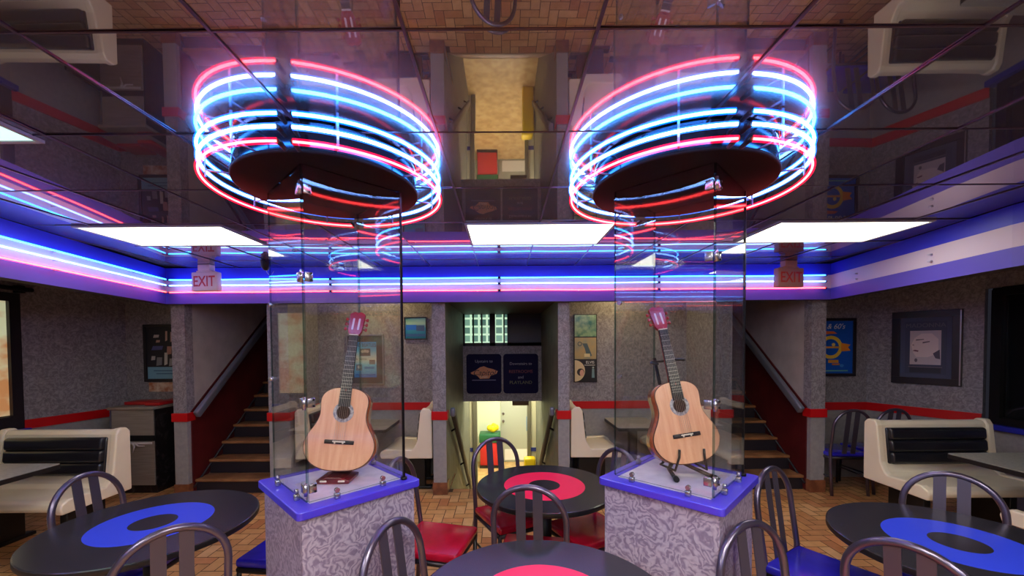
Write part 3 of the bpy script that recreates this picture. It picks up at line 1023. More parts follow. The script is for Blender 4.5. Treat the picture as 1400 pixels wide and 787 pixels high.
# ---- guitars
def guitar_outline():
    half = [(0.000, 0.0), (0.003, 0.050), (0.014, 0.090), (0.034, 0.122), (0.062, 0.145), (0.095, 0.157), (0.128, 0.156), (0.160, 0.143),
            (0.190, 0.125), (0.218, 0.111), (0.245, 0.104), (0.272, 0.104), (0.300, 0.107), (0.325, 0.106), (0.347, 0.095), (0.364, 0.073), (0.374, 0.044), (0.378, 0.0)]
    # Catmull-Rom refine
    fine = []
    n = len(half)
    for i in range(n - 1):
        p0 = half[max(i-1, 0)]; p1 = half[i]; p2 = half[i+1]; p3 = half[min(i+2, n-1)]
        for k in range(4):
            t = k / 4
            f = lambda a, b, c, d: 0.5*((2*b) + (-a+c)*t + (2*a-5*b+4*c-d)*t*t + (-a+3*b-3*c+d)*t**3)
            fine.append((f(p0[0], p1[0], p2[0], p3[0]), max(0.0, f(p0[1], p1[1], p2[1], p3[1]))))
    fine.append(half[-1])
    right = [(w, z) for z, w in fine]
    left = [(-w, z) for z, w in fine[-2:0:-1]]
    return right + left
def make_guitar(label, loc, rz, tilt, lean, root_first=None):
    t = thing('acoustic_guitar', label, 'guitar', loc, 0, None)
    t.rotation_euler = Matrix.Rotation(rz, 3, 'Z').to_4x4().to_3x3().__matmul__(Matrix.Rotation(tilt, 3, 'Y') @ Matrix.Rotation(lean, 3, 'X')).to_euler()
    out = guitar_outline()
    D = 0.082
    b = MB()
    b.poly(out, -D/2 + 0.004, D/2 - 0.004, 0, 0, M=FRONT, smooth_side=True)
    b.build('body', GSIDE, t)
    b = MB(); b.poly([(x*1.004, 0.189 + (z-0.189)*1.004) for x, z in out], D/2 - 0.006, D/2 - 0.001, 0, 0, M=FRONT, smooth_side=True)
    b.build('binding', GEDGE, t)
    b = MB(); b.poly([(x*0.982, 0.189 + (z-0.189)*0.982) for x, z in out], D/2 - 0.002, D/2 + 0.001, 0, 0, M=FRONT, smooth_side=True)
    b.build('soundboard', SPRUCE, t)
    yf = -D/2 - 0.001
    hz = 0.262
    b = MB()
    pr = [(0.031, 0.0), (0.031, 0.0015), (0.046, 0.0015), (0.046, 0.0)]
    rings = []
    for i in range(40):
        a = 2*PI*i/40
        rings.append([b.bm.verts.new((r*math.cos(a), yf - z, hz + r*math.sin(a))) for r, z in pr])
    for i in range(40):
        for k in range(3):
            b.bm.faces.new((rings[i][k], rings[(i+1) % 40][k], rings[(i+1) % 40][k+1], rings[i][k+1]))
    b.build('rosette', ROSETTE, t)
    b = MB(); b.cyl((0, yf, hz), (0, yf - 0.0008, hz), 0.0315, 36)
    b.build('sound_hole', HOLE, t)  # dark disc in place of a hollow, its inner shade put into the colour
    b = MB(); b.rbox((0, yf - 0.005, 0.128), (0.130, 0.010, 0.018), 0.003, 2)
    br = b.build('bridge', EBONY, t)
    b = MB(); b.rbox((0, yf - 0.011, 0.130), (0.056, 0.004, 0.006), 0.001, 1)
    b.build('saddle', BONE, br)
    b = MB()
    for x in (-0.018, 0.018): b.cyl((x, yf - 0.010, 0.124), (x, yf - 0.0115, 0.124), 0.004, 10)
    b.build('bridge_dot', BONE, br)
    # neck with fretboard from the hole to the nut
    z0, z1 = 0.288, 0.625
    b = MB()
    P = [(-0.026, z0), (0.026, z0), (0.0205, z1), (-0.0205, z1)]
    b.poly(P, D/2 + 0.001, D/2 + 0.010, M=FRONT)
    fb = b.build('fretboard', EBONY, t)
    b = MB()
    zz = z1; rem = z1 - 0.128
    for k in range(1, 17):
        z = z1 - rem * (1 - 2 ** (-k / 12.0))
        if z < z0 + 0.005: break
        w = 0.0205 + (0.026 - 0.0205) * (z1 - z) / (z1 - z0)
        b.box((0, yf - 0.0112, z), (w*2, 0.0016, 0.0012))
    b.build('fret', STRING, fb)
    b = MB(); b.tube([(0, -0.028, 0.36), (0, -0.029, 0.40), (0, -0.032, 0.62), (0, -0.034, 0.64)], [0.024, 0.019, 0.016, 0.015], 14)
    b.build('neck', GHEAD, t)
    b = MB(); b.rbox((0, yf - 0.006, z1 + 0.003), (0.042, 0.012, 0.005), 0.001, 1)
    b.build('nut', BONE, t)
    # slotted headstock leaning back
    b = MB()
    ho = [(-0.022, 0), (0.022, 0), (0.031, 0.016), (0.036, 0.108), (0.028, 0.113), (0.014, 0.121), (0, 0.115), (-0.014, 0.121), (-0.028, 0.113), (-0.036, 0.108), (-0.031, 0.016)]
    Mh = Matrix.Translation((0, yf + 0.004, z1 + 0.004)) @ Matrix.Rotation(math.radians(-11), 4, 'X') @ FRONT
    b.poly(ho, -0.008, 0.008, M=Mh)
    hd = b.build('headstock', GHEAD, t)
    b = MB()
    for s in (-1, 1):
        b.poly([(s*0.0135 + x, 0.055 + y) for x, y in rounded_rect(0.009, 0.062, 0.004, 3)], 0.0075, 0.0088, M=Mh)
    b.build('string_slot', mat('slot_pale', (215, 200, 205), 0.5), hd)  # pale flat inlays mark the string slots
    for s in (-1, 1):
        for k in range(3):
            b = MB()
            z = 0.030 + 0.026 * k
            b.cyl(Mh @ Vector((s*0.028, z, 0)), Mh @ Vector((s*0.044, z, 0)), 0.003, 8)
            b.rbox((0, 0, 0), (0.012, 0.016, 0.008), 0.003, 2, M=Mh @ Matrix.Translation((s*0.048, z, 0)))
            b.build('tuning_peg', GHEAD, hd)
    for k in range(6):
        x = (k - 2.5)
        b = MB(); b.tube([(x*0.0092, yf - 0.0125, 0.131), (x*0.0066, yf - 0.0125, z1 + 0.003)], 0.0005, 5)
        b.build('string', STRING, t)
    return t
def guitar_tilt(o): return o
make_guitar('natural wood guitar tilting right on the wooden cradle in the left glass case', (-0.755, 1.82, SLAB_Z + 0.043), 0.06, math.radians(4.6), math.radians(-13))
make_guitar('natural wood guitar tilting left in the black stand in the right glass case', (0.845, 1.835, SLAB_Z + 0.062), 0.10, math.radians(-6.8), math.radians(-13))
# low wooden cradle of the left guitar
t = thing('guitar_cradle', 'small dark wooden cradle under the guitar in the left case', 'guitar stand', (-0.755, 1.815, SLAB_Z + 0.003))
m = MB(); m.poly([(-0.07, 0.0), (0.07, 0.0), (0.075, 0.018), (0.045, 0.022), (0.03, 0.030), (-0.03, 0.030), (-0.045, 0.022), (-0.075, 0.018)], -0.06, 0.06, M=FRONT)
m.build('cradle_block', mat('cradle_wood', (84, 22, 24), 0.35), t, bevel=0.004)
m = MB()
for s in (-1, 1): m.rbox((s*0.04, -0.064, 0.014), (0.03, 0.008, 0.008), 0.003, 2)
m.build('cradle_pad', BONE, t)
# tubular stand of the right guitar
t = thing('guitar_stand', 'black tubular stand holding the guitar in the right case', 'guitar stand', (0.835, 1.86, SLAB_Z + 0.003), 0.10)
m = MB(); m.tube([(0, 0.100, 0.02), (-0.010, 0.160, 0.30), (-0.045, 0.195, 0.535)], 0.009, 10); m.build('upright', BLACK_M, t)
m = MB(); m.tube([(-0.098, 0.055, 0.512), (-0.095, 0.13, 0.512), (-0.066, 0.185, 0.515), (-0.015, 0.180, 0.518), (0.014, 0.13, 0.530), (0.05, 0.075, 0.530)], 0.006, 8); m.build('neck_yoke', BLACK, t)
for s in (-1, 1):
    m = MB(); m.tube([(0, 0.075, 0.06), (s*0.05, 0.06, 0.05), (s*0.085, 0.05, 0.035), (s*0.075, -0.065, 0.040), (s*0.060, -0.072, 0.10), (s*0.058, -0.070, 0.135)], 0.0055, 8); m.build('cradle_arm', BLACK, t)
    m = MB(); m.tube([(0, 0.075, 0.05), (s*0.06, 0.02, 0.022), (s*0.09, -0.10, 0.012)], 0.009, 10); lg = m.build('leg', LEG_METAL, t)
    m = MB(); m.tube([(s*0.085, -0.085, 0.014), (s*0.0915, -0.108, 0.013)], 0.0125, 10); m.build('rubber_foot', BLACK, lg)
m = MB(); m.tube([(0, 0.075, 0.05), (0.0, 0.12, 0.012)], 0.009, 10); m.build('leg', LEG_METAL, t)

# ================================================================== ROUND TABLES
TZ = 0.72
def make_table(x, y, R, inlay, label, group='round tables with a record-like inlay'):
    t = thing('round_table', label, 'table', (x, y, 0), 0, group)
    m = MB(); m.lathe([(0.0, TZ), (R - 0.006, TZ), (R - 0.001, TZ - 0.003), (R - 0.001, TZ - 0.004)], 96, smooth=False)
    m.build('tabletop', TABLE_TOP, t)
    m = MB(); m.lathe([(R - 0.001, TZ - 0.004), (R, TZ - 0.007), (R, TZ - 0.026), (R - 0.004, TZ - 0.03), (0.0, TZ - 0.03)], 96)
    m.build('table_edge', TABLE_EDGE, t)
    m = MB(); m.lathe([(0.097, TZ + 0.0001), (0.097, TZ + 0.0007), (0.25, TZ + 0.0007), (0.25, TZ + 0.0001)], 96, smooth=False)
    m.build('inlay_ring', inlay, t)
    m = MB(); m.cyl((0, 0, 0.04), (0, 0, TZ - 0.03), 0.045, 24); m.lathe([(0.0, TZ - 0.045), (0.16, TZ - 0.045), (0.16, TZ - 0.03)], 24)
    m.build('column', BLACK, t)
    for k in range(4):
        a = PI/4 + k*PI/2
        m = MB(); m.rbox((0, 0, 0), (0.30, 0.06, 0.035), 0.01, 2, M=Matrix.Rotation(a, 4, 'Z') @ Matrix.Translation((0.17, 0, 0.02)))
        m.build('foot', BLACK, t)
    return t
T_L = Vector((-1.76, 1.995)); T_R = Vector((1.985, 1.735)); T_M = Vector((0.25, 2.485)); T_F = Vector((0.135, 1.33))
make_table(*T_L, 0.455, INLAY_BLUE, 'round black table with blue ring, beside the left pedestal')
make_table(*T_R, 0.455, INLAY_BLUE, 'round black table with blue ring, beside the right pedestal')
make_table(*T_M, 0.42, INLAY_RED, 'round black table with pink-red ring, standing behind and between the pedestals')
make_table(*T_F, 0.46, INLAY_RED, 'round table with pink-red ring in front, cut by the bottom edge')

# ================================================================== CHAIRS
CH = 0.91
def make_chair(seat_m):
    t = thing('arched_chair', 'chair', 'chair')
    def ly(z): return -0.185 - max(0, z - 0.44) * 0.14
    W = 0.183
    pts = [(-W, -0.215, 0.0), (-W, -0.195, 0.25), (-W, ly(0.45), 0.45), (-W, ly(0.60), 0.60)]
    zc = CH - W - 0.014
    n = 18
    for k in range(n + 1):
        a = PI - PI * k / n
        z = zc + W * math.sin(a)
        pts.append((W * math.cos(a), ly(z), z))
    pts += [(W, ly(0.60), 0.60), (W, ly(0.45), 0.45), (W, -0.195, 0.25), (W, -0.215, 0.0)]
    m = MB(); m.tube(pts, 0.0150, 12)
    m.build('back_frame', DARK_METAL, t)
    for s in (-1, 1):
        m = MB()
        x = s * 0.043
        zt = zc + math.sqrt(W*W - x*x) - 0.004
        A = [(x - 0.024, ly(0.42) + 0.0), (x + 0.024, ly(0.42))]
        v = []
        for (zz) in (0.41, zt):
            y = ly(zz) if zz > 0.44 else -0.183
            v.append([m.bm.verts.new((x - 0.024, y - 0.003, zz)), m.bm.verts.new((x + 0.024, y - 0.003, zz)), m.bm.verts.new((x + 0.024, y + 0.003, zz)), m.bm.verts.new((x - 0.024, y + 0.003, zz))])
        m.bm.faces.new(v[0][::-1]); m.bm.faces.new(v[1])
        for i in range(4):
            m.bm.faces.new((v[0][i], v[0][(i+1) % 4], v[1][(i+1) % 4], v[1][i]))
        m.build('back_slat', SLAT_METAL, t)
    m = MB()
    for a, b in (((-0.18, -0.18), (0.18, -0.18)), ((0.18, -0.18), (0.185, 0.19)), ((0.185, 0.19), (-0.185, 0.19)), ((-0.185, 0.19), (-0.18, -0.18))):
        m.tube([(a[0], a[1], 0.386), (b[0], b[1], 0.386)], 0.015, 6)
    m.build('seat_frame', LEG_METAL, t)
    for s in (-1, 1):
        m = MB(); m.tube([(s*0.182, 0.185, 0.39), (s*0.188, 0.20, 0.0)], 0.0125, 10)
        m.build('leg', LEG_METAL, t)
        m = MB(); m.tube([(s*0.183, -0.20, 0.19), (s*0.185, 0.195, 0.19)], 0.008, 8)
        m.build('stretcher', LEG_METAL, t)
    m = MB(); m.rbox((0, 0.008, 0.422), (0.385, 0.395, 0.048), 0.018, 4)
    m.build('seat', seat_m, t)
    return t
chair_blue = None; chair_red = None
used = {'b': False, 'r': False}
proto = {'b': make_chair(BLUE_VINYL), 'r': make_chair(RED_VINYL)}
TOPBACK = 0.185 + (CH - 0.45) * 0.14      # how far the top of the arch sits behind the seat centre
def put_chair(kind, top_xy, target=None, ang=None, label='', group=''):
    p = Vector(top_xy)
    if ang is None:
        d = (Vector(target) - p).normalized()
        ang = math.atan2(d.y, d.x)
    d = Vector((math.cos(ang), math.sin(ang)))
    o = proto[kind] if not used[kind] else copy_tree(proto[kind])
    used[kind] = True
    c = p + d * TOPBACK
    o.location = (c.x, c.y, 0)
    o.rotation_euler = (0, 0, ang - PI/2)
    tag(o, label, 'chair', group)
    return o
GL = 'chairs around the left blue-ring table'; GR = 'chairs around the right blue-ring table'
GM = 'chairs around the table between the pedestals'; GF = 'chairs at the front table'; GS = 'chairs stored in the right corner'
put_chair('b', (-2.305, 2.19), T_L, math.radians(-2), 'arched metal chair between the left blue-ring table and the cream bench near the waste cabinet', GL)
put_chair('b', (-1.279, 1.533), T_L, None, 'metal arched chair in front of the blue-ring table by the left pedestal, seen from behind', GL)
put_chair('b', (-0.987, 2.280), ang=math.radians(173), label='blue-seated chair mostly hidden behind the left pedestal, only its seat corner showing', group=GL)
put_chair('r', (-0.656, 2.452), ang=math.radians(-14), label='red-seated chair behind the left pedestal, shiny seat in full view', group=GM)
put_chair('r', (-0.072, 2.970), ang=math.radians(-62), label='arched metal chair on the far side of the middle table, before the passage', group=GM)
put_chair('r', (0.120, 1.959), ang=math.radians(80), label='arched metal chair pushed in on the near side of the middle table', group=GM)
put_chair('r', (0.766, 2.635), ang=math.radians(207), label='chair with red seat half hidden behind the right pedestal', group=GM)
put_chair('r', (-0.455, 1.566), T_F, None, 'arched metal chair in front of the left pedestal, at the front table', GF)
put_chair('r', (0.945, 1.545), ang=math.radians(-66), label='arched metal chair in front of the right pedestal, at the front table', group=GF)
put_chair('b', (1.480, 2.223), ang=math.radians(-58), label='chair with shiny blue seat just right of the right pedestal', group=GR)
put_chair('b', (2.366, 2.108), T_R, None, 'arched metal chair between the right blue-ring table and the long bench by the window', GR)
put_chair('b', (1.394, 1.370), T_R, None, 'arched metal chair in front of the right blue-ring table, seen from behind', GR)
put_chair('b', (3.585, 4.098), ang=math.radians(88), label='blue-seated chair stored beside the pillar left of the cream bench, facing the wall', group=GS)
put_chair('b', (4.048, 4.137), ang=math.radians(91), label='stored chair whose arched back just shows above the cream bench', group=GS)

# ================================================================== BOOTH BENCHES
def make_bench(L, label, loc, rz, group, cushion=True, Hb=0.90, Hs=0.45):
    """moulded bench: length along x, sits facing -y, back at y=0"""
    t = thing('booth_bench', label, 'bench', loc, rz, group)
    def prof(e):
        return [(0.0 + e, 0.385 - e), (0.0 + e, Hb - 0.02), (-0.02, Hb + e), (-0.075 - e, Hb + e), (-0.10 - e, Hb - 0.03), (-0.135 - e, Hs + 0.10 + e),
                (-0.17 - e, Hs + 0.03 + e), (-0.21, Hs + e), (-0.49, Hs + 0.012 + e), (-0.53 - e, Hs - 0.005), (-0.54 - e, Hs - 0.035), (-0.525 - e, 0.385 - e)]
    m = MB()
    def sweep(x0, x1, e):
        P = prof(e)
        A = [m.bm.verts.new((x0, y, z)) for y, z in P]
        B = [m.bm.verts.new((x1, y, z)) for y, z in P]
        m.bm.faces.new(A); m.bm.faces.new(B[::-1])
        n = len(P)
        for i in range(n):
            m.bm.faces.new((A[i], B[i], B[(i+1) % n], A[(i+1) % n]))
    sweep(-L/2 + 0.05, L/2 - 0.05, 0.0)
    sweep(-L/2, -L/2 + 0.055, 0.014)
    sweep(L/2 - 0.055, L/2, 0.014)
    m.build('bench_shell', FIBER, t, bevel=0.012, bseg=3)
    if cushion:
        c = MB()
        Lc = L - 0.16
        a = math.atan2(0.035, Hb - 0.03 - Hs - 0.10)
        n = 3
        hh = (Hb - 0.055 - (Hs + 0.085)) / n
        Mx = Matrix.Translation((0, -0.128, Hs + 0.088)) @ Matrix.Rotation(-a, 4, 'X')
        c.rbox((0, -0.006, hh*n/2), (Lc, 0.030, hh*n), 0.012, 3, M=Mx)
        for k in range(n):
            c.rbox((0, -0.024, hh*(k + 0.5)), (Lc - 0.02, 0.056, hh + 0.002), 0.026, 5, M=Mx)
        c.build('back_cushion', BLACK_VINYL, t)
    for s in (-1, 1):
        b = MB(); b.rbox((s*(L/2 - 0.16), -0.24, 0.20), (0.06, 0.30, 0.38), 0.008, 2)
        b.rbox((s*(L/2 - 0.16), -0.24, 0.015), (0.08, 0.44, 0.03), 0.008, 2)
        b.build('leg', BLACK, t)
    return t
make_bench(1.02, 'long cream bench with black ribbed cushion beside the night window', (3.76, 3.60, 0), 0.0, 'cream booth benches in the side bays')
make_bench(1.00, 'cream bench at the right edge, only its seat end showing below the grey table', (3.87, 2.16, 0), PI, 'cream booth benches in the side bays')
make_bench(1.00, 'long cream bench with black cushion in front of the trash cabinet', (-3.72, 3.44, 0), 0.0, 'cream booth benches in the side bays')
make_bench(1.40, 'cream bench at the left edge of the picture, only a tip of its seat showing', (-3.975, 1.95, 0), PI, 'cream booth benches in the side bays')
GB = 'cream benches of the two booths in the back wall'
make_bench(0.62, 'cream booth bench in the left back booth, its back against the stair wall', (-2.235, 4.61, 0), PI/2, GB)
make_bench(0.62, 'cream booth bench in the left back booth, its back to the passage', (-0.785, 4.61, 0), -PI/2, GB)
make_bench(0.62, 'cream booth bench in the right back booth, its back to the passage', (0.735, 4.61, 0), PI/2, GB)
make_bench(0.62, 'cream booth bench in the right back booth, its back against the stair wall', (2.215, 4.61, 0), -PI/2, GB)
# booth tables
def booth_table(x, y, w, d, z, label, group, r=0.03):
    t = thing('booth_table', label, 'table', (x, y, 0), 0, group)
    m = MB(); m.poly(rounded_rect(w - 0.004, d - 0.004, r), z - 0.004, z); m.build('tabletop', GREY_LAM, t)
    m = MB(); m.poly(rounded_rect(w, d, r), z - 0.036, z - 0.0045); m.build('table_edge', TABLE_EDGE, t)
    m = MB(); m.rbox((0, 0, z/2), (0.09, 0.09, z - 0.07), 0.01, 2); m.build('column', BLACK, t)
    m = MB(); m.rbox((0, 0, 0.02), (0.50, 0.08, 0.03), 0.01, 2); m.rbox((0, 0, 0.02), (0.08, 0.44, 0.03), 0.01, 2); m.build('foot', BLACK, t)
    return t
GT = 'grey booth tables'
booth_table(-3.95, 2.68, 1.36, 0.56, 0.74, 'grey table at the left edge, over the cream bench with trash cabinet behind', GT)
booth_table(4.02, 2.80, 1.26, 0.54, 0.74, 'grey table at the right edge below the night window', GT)
booth_table(-1.52, 4.60, 0.50, 0.62, 0.69, 'grey table in the left back booth, seen through the glass case', GT)
booth_table(1.48, 4.60, 0.50, 0.62, 0.69, 'grey table in the right back booth, seen through the glass case', GT)

# ================================================================== TRASH CABINET
t = thing('trash_cabinet', 'dark marbled waste cabinet with steel front beside the staircase', 'cabinet', (-4.005, 4.32, 0))
CW, CD, CHH = 0.47, 0.46, 0.95
MARBLE = noise_var(mat('black_marble', (34, 30, 34), 0.3), (24, 21, 25), (92, 84, 88), 7, 6, distortion=2.5, lo=0.5, hi=0.85)
m = MB(); m.box2((-CW/2, 0.012, 0.09), (CW/2, CD, CHH - 0.03)); m.box2((-CW/2 + 0.03, 0.04, 0), (CW/2 - 0.02, CD, 0.10)); m.build('cabinet_body', MARBLE, t)
m = MB(); m.rbox((0, CD/2 - 0.01, CHH - 0.015), (CW + 0.03, CD + 0.03, 0.03), 0.004, 2); m.build('cabinet_top', STEEL, t)
m = MB(); m.box2((-CW/2, 0, 0.64), (CW/2 - 0.01, 0.014, CHH - 0.035)); m.build('upper_flap', STEEL, t)
m = MB(); m.box2((-CW/2, 0.004, 0.58), (CW/2 - 0.01, 0.014, 0.64)); m.build('waste_slot', BLACK, t)
m = MB(); m.box2((-CW/2 + 0.02, -0.004, 0.10), (CW/2 - 0.01, 0.012, 0.575)); dr = m.build('bin_front', STEEL, t)
m = MB(); m.rbox((0.02, -0.007, 0.556), (0.38, 0.010, 0.022), 0.004, 2); m.tube([(0.02, -0.0195, 0.56), (0.03, -0.022, 0.52), (0.01, -0.02, 0.455)], [0.012, 0.009, 0.004], 8); m.tube([(0.03, -0.0195, 0.56), (0.07, -0.02, 0.53), (0.14, -0.0195, 0.53)], [0.01, 0.008, 0.005], 8)
m.build('bin_bag', mat('bag_white', (196, 188, 192), 0.35), dr)
m = MB(); m.box((-CW/2 + 0.005, -0.17, 0.33), (0.018, 0.34, 0.52)); m.build('open_door', BLACK, t)
m = MB(); m.box2((-CW/2 - 0.006, -0.004, 0.56), (-CW/2 + 0.012, 0.02, CHH - 0.03)); m.build('side_strip', CHROME, t)
RED_PL = mat('tray_red', (170, 22, 28), 0.4)
for i, (x, w, d, z, lb) in enumerate(((-0.08, 0.26, 0.22, 0.0, 'red tray on the waste cabinet, on the side away from the stairs'), (0.16, 0.16, 0.36, 0.0, 'red tray on the waste cabinet, on the side next to the stairs'))):
    m = MB()
    m.rbox((0, 0, 0.018), (w, d, 0.034), 0.008, 2)
    o = m.build('serving_tray', RED_PL, None, (-4.005 + x, 4.32 + 0.24, CHH + 0.001))
    tag(o, lb, 'tray', 'red trays on the waste cabinet')

# ================================================================== POSTERS AND SIGNS
def framed(name, label, cat, loc, rz, w, h, fw, frame_m, mat_m=None, mw=0.0, print_m=None, group=None, highlight=None):
    t = thing(name, label, cat, loc, rz, group)
    f = MB()
    for c, s in (((0, -0.012, h/2 - fw/2), (w, 0.024, fw)), ((0, -0.012, -h/2 + fw/2), (w, 0.024, fw)),
                 ((w/2 - fw/2, -0.012, 0), (fw, 0.024, h - 2*fw)), ((-w/2 + fw/2, -0.012, 0), (fw, 0.024, h - 2*fw))):
        f.box(c, s)
    f.build('frame', frame_m, t, bevel=0.002)
    if mat_m:
        m = MB(); m.box((0, -0.006, 0), (w - 2*fw, 0.010, h - 2*fw)); m.build('mount', mat_m, t)
    iw, ih = w - 2*fw - 2*mw, h - 2*fw - 2*mw
    m = MB(); m.box((0, -0.009, 0), (iw, 0.008, ih)); m.build('print', print_m, t)
    return t, iw, ih
def grad_mat(name, stops, axis=2, lo=-0.5, hi=0.5, rough=0.35):
    m = mat(name, (128, 128, 128), rough)
    nt = m.node_tree; L = nt.links.new
    tc = nt.nodes.new('ShaderNodeTexCoord'); sp = nt.nodes.new('ShaderNodeSeparateXYZ')
    mr = nt.nodes.new('ShaderNodeMapRange'); mr.inputs[1].default_value = lo; mr.inputs[2].default_value = hi
    r = nt.nodes.new('ShaderNodeValToRGB')
    e = r.color_ramp.elements
    e[0].position, e[0].color = stops[0][0], lin(stops[0][1])
    e[1].position, e[1].color = stops[-1][0], lin(stops[-1][1])
    for p, c in stops[1:-1]:
        k = e.new(p); k.color = lin(c)
    L(tc.outputs['Object'], sp.inputs[0]); L(sp.outputs[axis], mr.inputs[0]); L(mr.outputs[0], r.inputs[0]); L(r.outputs[0], nt.nodes['Principled BSDF'].inputs['Base Color'])
    return m
def art(t, shapes, y=-0.0135):
    """flat printed shapes, one mesh, on the print"""
    mats = []; m = MB()
    for i, (pts, c) in enumerate(shapes):
        if c not in mats: mats.append(c)
        m.poly(pts, -y - 0.0005, -y + 0.0003 + 0.00025 * i, mats.index(c), M=FRONT)
    ms = [mat('ink', c, 0.4) for c in mats]
    m.build('printed_motif', ms, t)
def disc(cx, cy, rx, ry=None, n=20, a0=0, a1=2*PI):
    ry = ry or rx
    return [(cx + rx*math.cos(a0 + (a1-a0)*k/n), cy + ry*math.sin(a0 + (a1-a0)*k/n)) for k in range(n if abs(a1-a0-2*PI) < 1e-6 else n+1)]
def rect(cx, cy, w, h): return [(cx-w/2, cy-h/2), (cx+w/2, cy-h/2), (cx+w/2, cy+h/2), (cx-w/2, cy+h/2)]
def bandarc(cx, cy, r0, r1, a0, a1, n=14):
    return [(cx + r1*math.cos(a0 + (a1-a0)*k/n), cy + r1*math.sin(a0 + (a1-a0)*k/n)) for k in range(n+1)] + [(cx + r0*math.cos(a1 - (a1-a0)*k/n), cy + r0*math.sin(a1 - (a1-a0)*k/n)) for k in range(n+1)]

INK_D = mat('ink_dark', (30, 34, 60), 0.4); INK_G = mat('ink_grey', (96, 96, 112), 0.4); INK_W = mat('ink_white', (225, 220, 215), 0.4)
# blue concert bill in the left back booth
YW = 4.935
t, iw, ih = framed('framed_poster', 'framed blue concert bill behind the guitar in the left case', 'poster', (-1.69, YW, 1.42), 0, 0.46, 0.62, 0.018, FRAME_SILVER, mat('mount_dark', (62, 56, 66), 0.6), 0.075,
                   grad_mat('bill_print', [(0.0, (40, 110, 190)), (0.35, (120, 190, 220)), (0.5, (226, 226, 200)), (0.75, (110, 180, 215)), (1.0, (60, 130, 205))], 2, -0.22, 0.22))
art(t, [(rect(0, 0.09, 0.13, 0.09), (92, 96, 104)), (disc(-0.03, 0.1, 0.018), (190, 180, 170)), (disc(0.0, 0.105, 0.018), (190, 180, 170)), (disc(0.03, 0.1, 0.018), (190, 180, 170)),
        (rect(0.085, -0.03, 0.07, 0.055), (130, 110, 104)), (rect(-0.075, -0.095, 0.075, 0.075), (110, 120, 140)), (disc(-0.075, -0.09, 0.02), (190, 185, 180)), (rect(0.05, -0.10, 0.12, 0.03), (60, 110, 170)), (rect(0, -0.185, 0.24, 0.014), (30, 90, 170))])
text('lettering', 'THE BEATLES', 0.058, (0, -0.0195, 0.175), INK_D, t, sx=0.80)
text('lettering', 'IN  PERSON', 0.034, (-0.045, -0.0195, 0.005), INK_G, t, sx=0.75)
# small square picture, left back booth
t, iw, ih = framed('square_picture', 'small square blue picture high on the wall of the left back booth', 'picture', (-1.07, YW, 1.80), 0, 0.275, 0.275, 0.012, FRAME_DARK, None, 0,
                   grad_mat('sleeve_print', [(0.0, (40, 110, 140)), (0.5, (60, 150, 190)), (0.75, (150, 190, 160)), (1.0, (70, 140, 140))], 2, -0.12, 0.12, 0.12))
art(t, [(rect(-0.05, 0.01, 0.13, 0.06), (30, 110, 220)), (rect(0.06, 0.0, 0.1, 0.07), (60, 90, 140)), (rect(0, -0.085, 0.24, 0.03), (40, 90, 150))])
# three square pictures in one tall panel, right back booth
t = thing('sleeve_panel', 'tall dark panel of three square pictures in the right back booth', 'picture', (1.005, YW, 1.54))
m = MB(); m.box((0, -0.010, 0), (0.285, 0.02, 0.83)); m.build('backing', FRAME_DARK, t, bevel=0.002)
cols = [noise_var(mat('sleeve_a', (90, 150, 120), 0.12), (70, 120, 110), (150, 180, 140), 14, 4), noise_var(mat('sleeve_b', (170, 150, 110), 0.2), (150, 150, 130), (190, 160, 110), 8, 3), mat('sleeve_c', (34, 32, 36), 0.3)]
for k, c in enumerate(cols):
    m = MB(); m.box((0, -0.021, 0.275 - 0.275*k), (0.262, 0.004, 0.262)); m.build('picture', c, t)
art(t, [(bandarc(-0.07, 0.055, 0.018, 0.028, 0, 2*PI-0.01), (70, 84, 90)), ([(-0.04, 0.06), (0.02, 0.06), (0.08, -0.09), (0.02, -0.11), (-0.01, 0.0)], (74, 92, 100)), (rect(0.02, -0.085, 0.07, 0.04), (214, 196, 150)),
        (disc(-0.131, -0.275, 0.125, 0.131, 20, -PI/2, PI/2), (214, 190, 150)), (disc(-0.06, -0.29, 0.045), (44, 36, 40)), (disc(-0.045, -0.30, 0.026, 0.04), (214, 160, 140)), ([(0.075, -0.36), (0.11, -0.36), (0.105, -0.25), (0.08, -0.25)], (110, 140, 150)), (disc(0.093, -0.235, 0.012), (150, 160, 160)),
        (rect(0.05, -0.205, 0.13, 0.012), (160, 156, 150))], y=-0.0235)
text('lettering', 'ELVIS', 0.045, (0.055, -0.025, -0.172), INK_W, t)
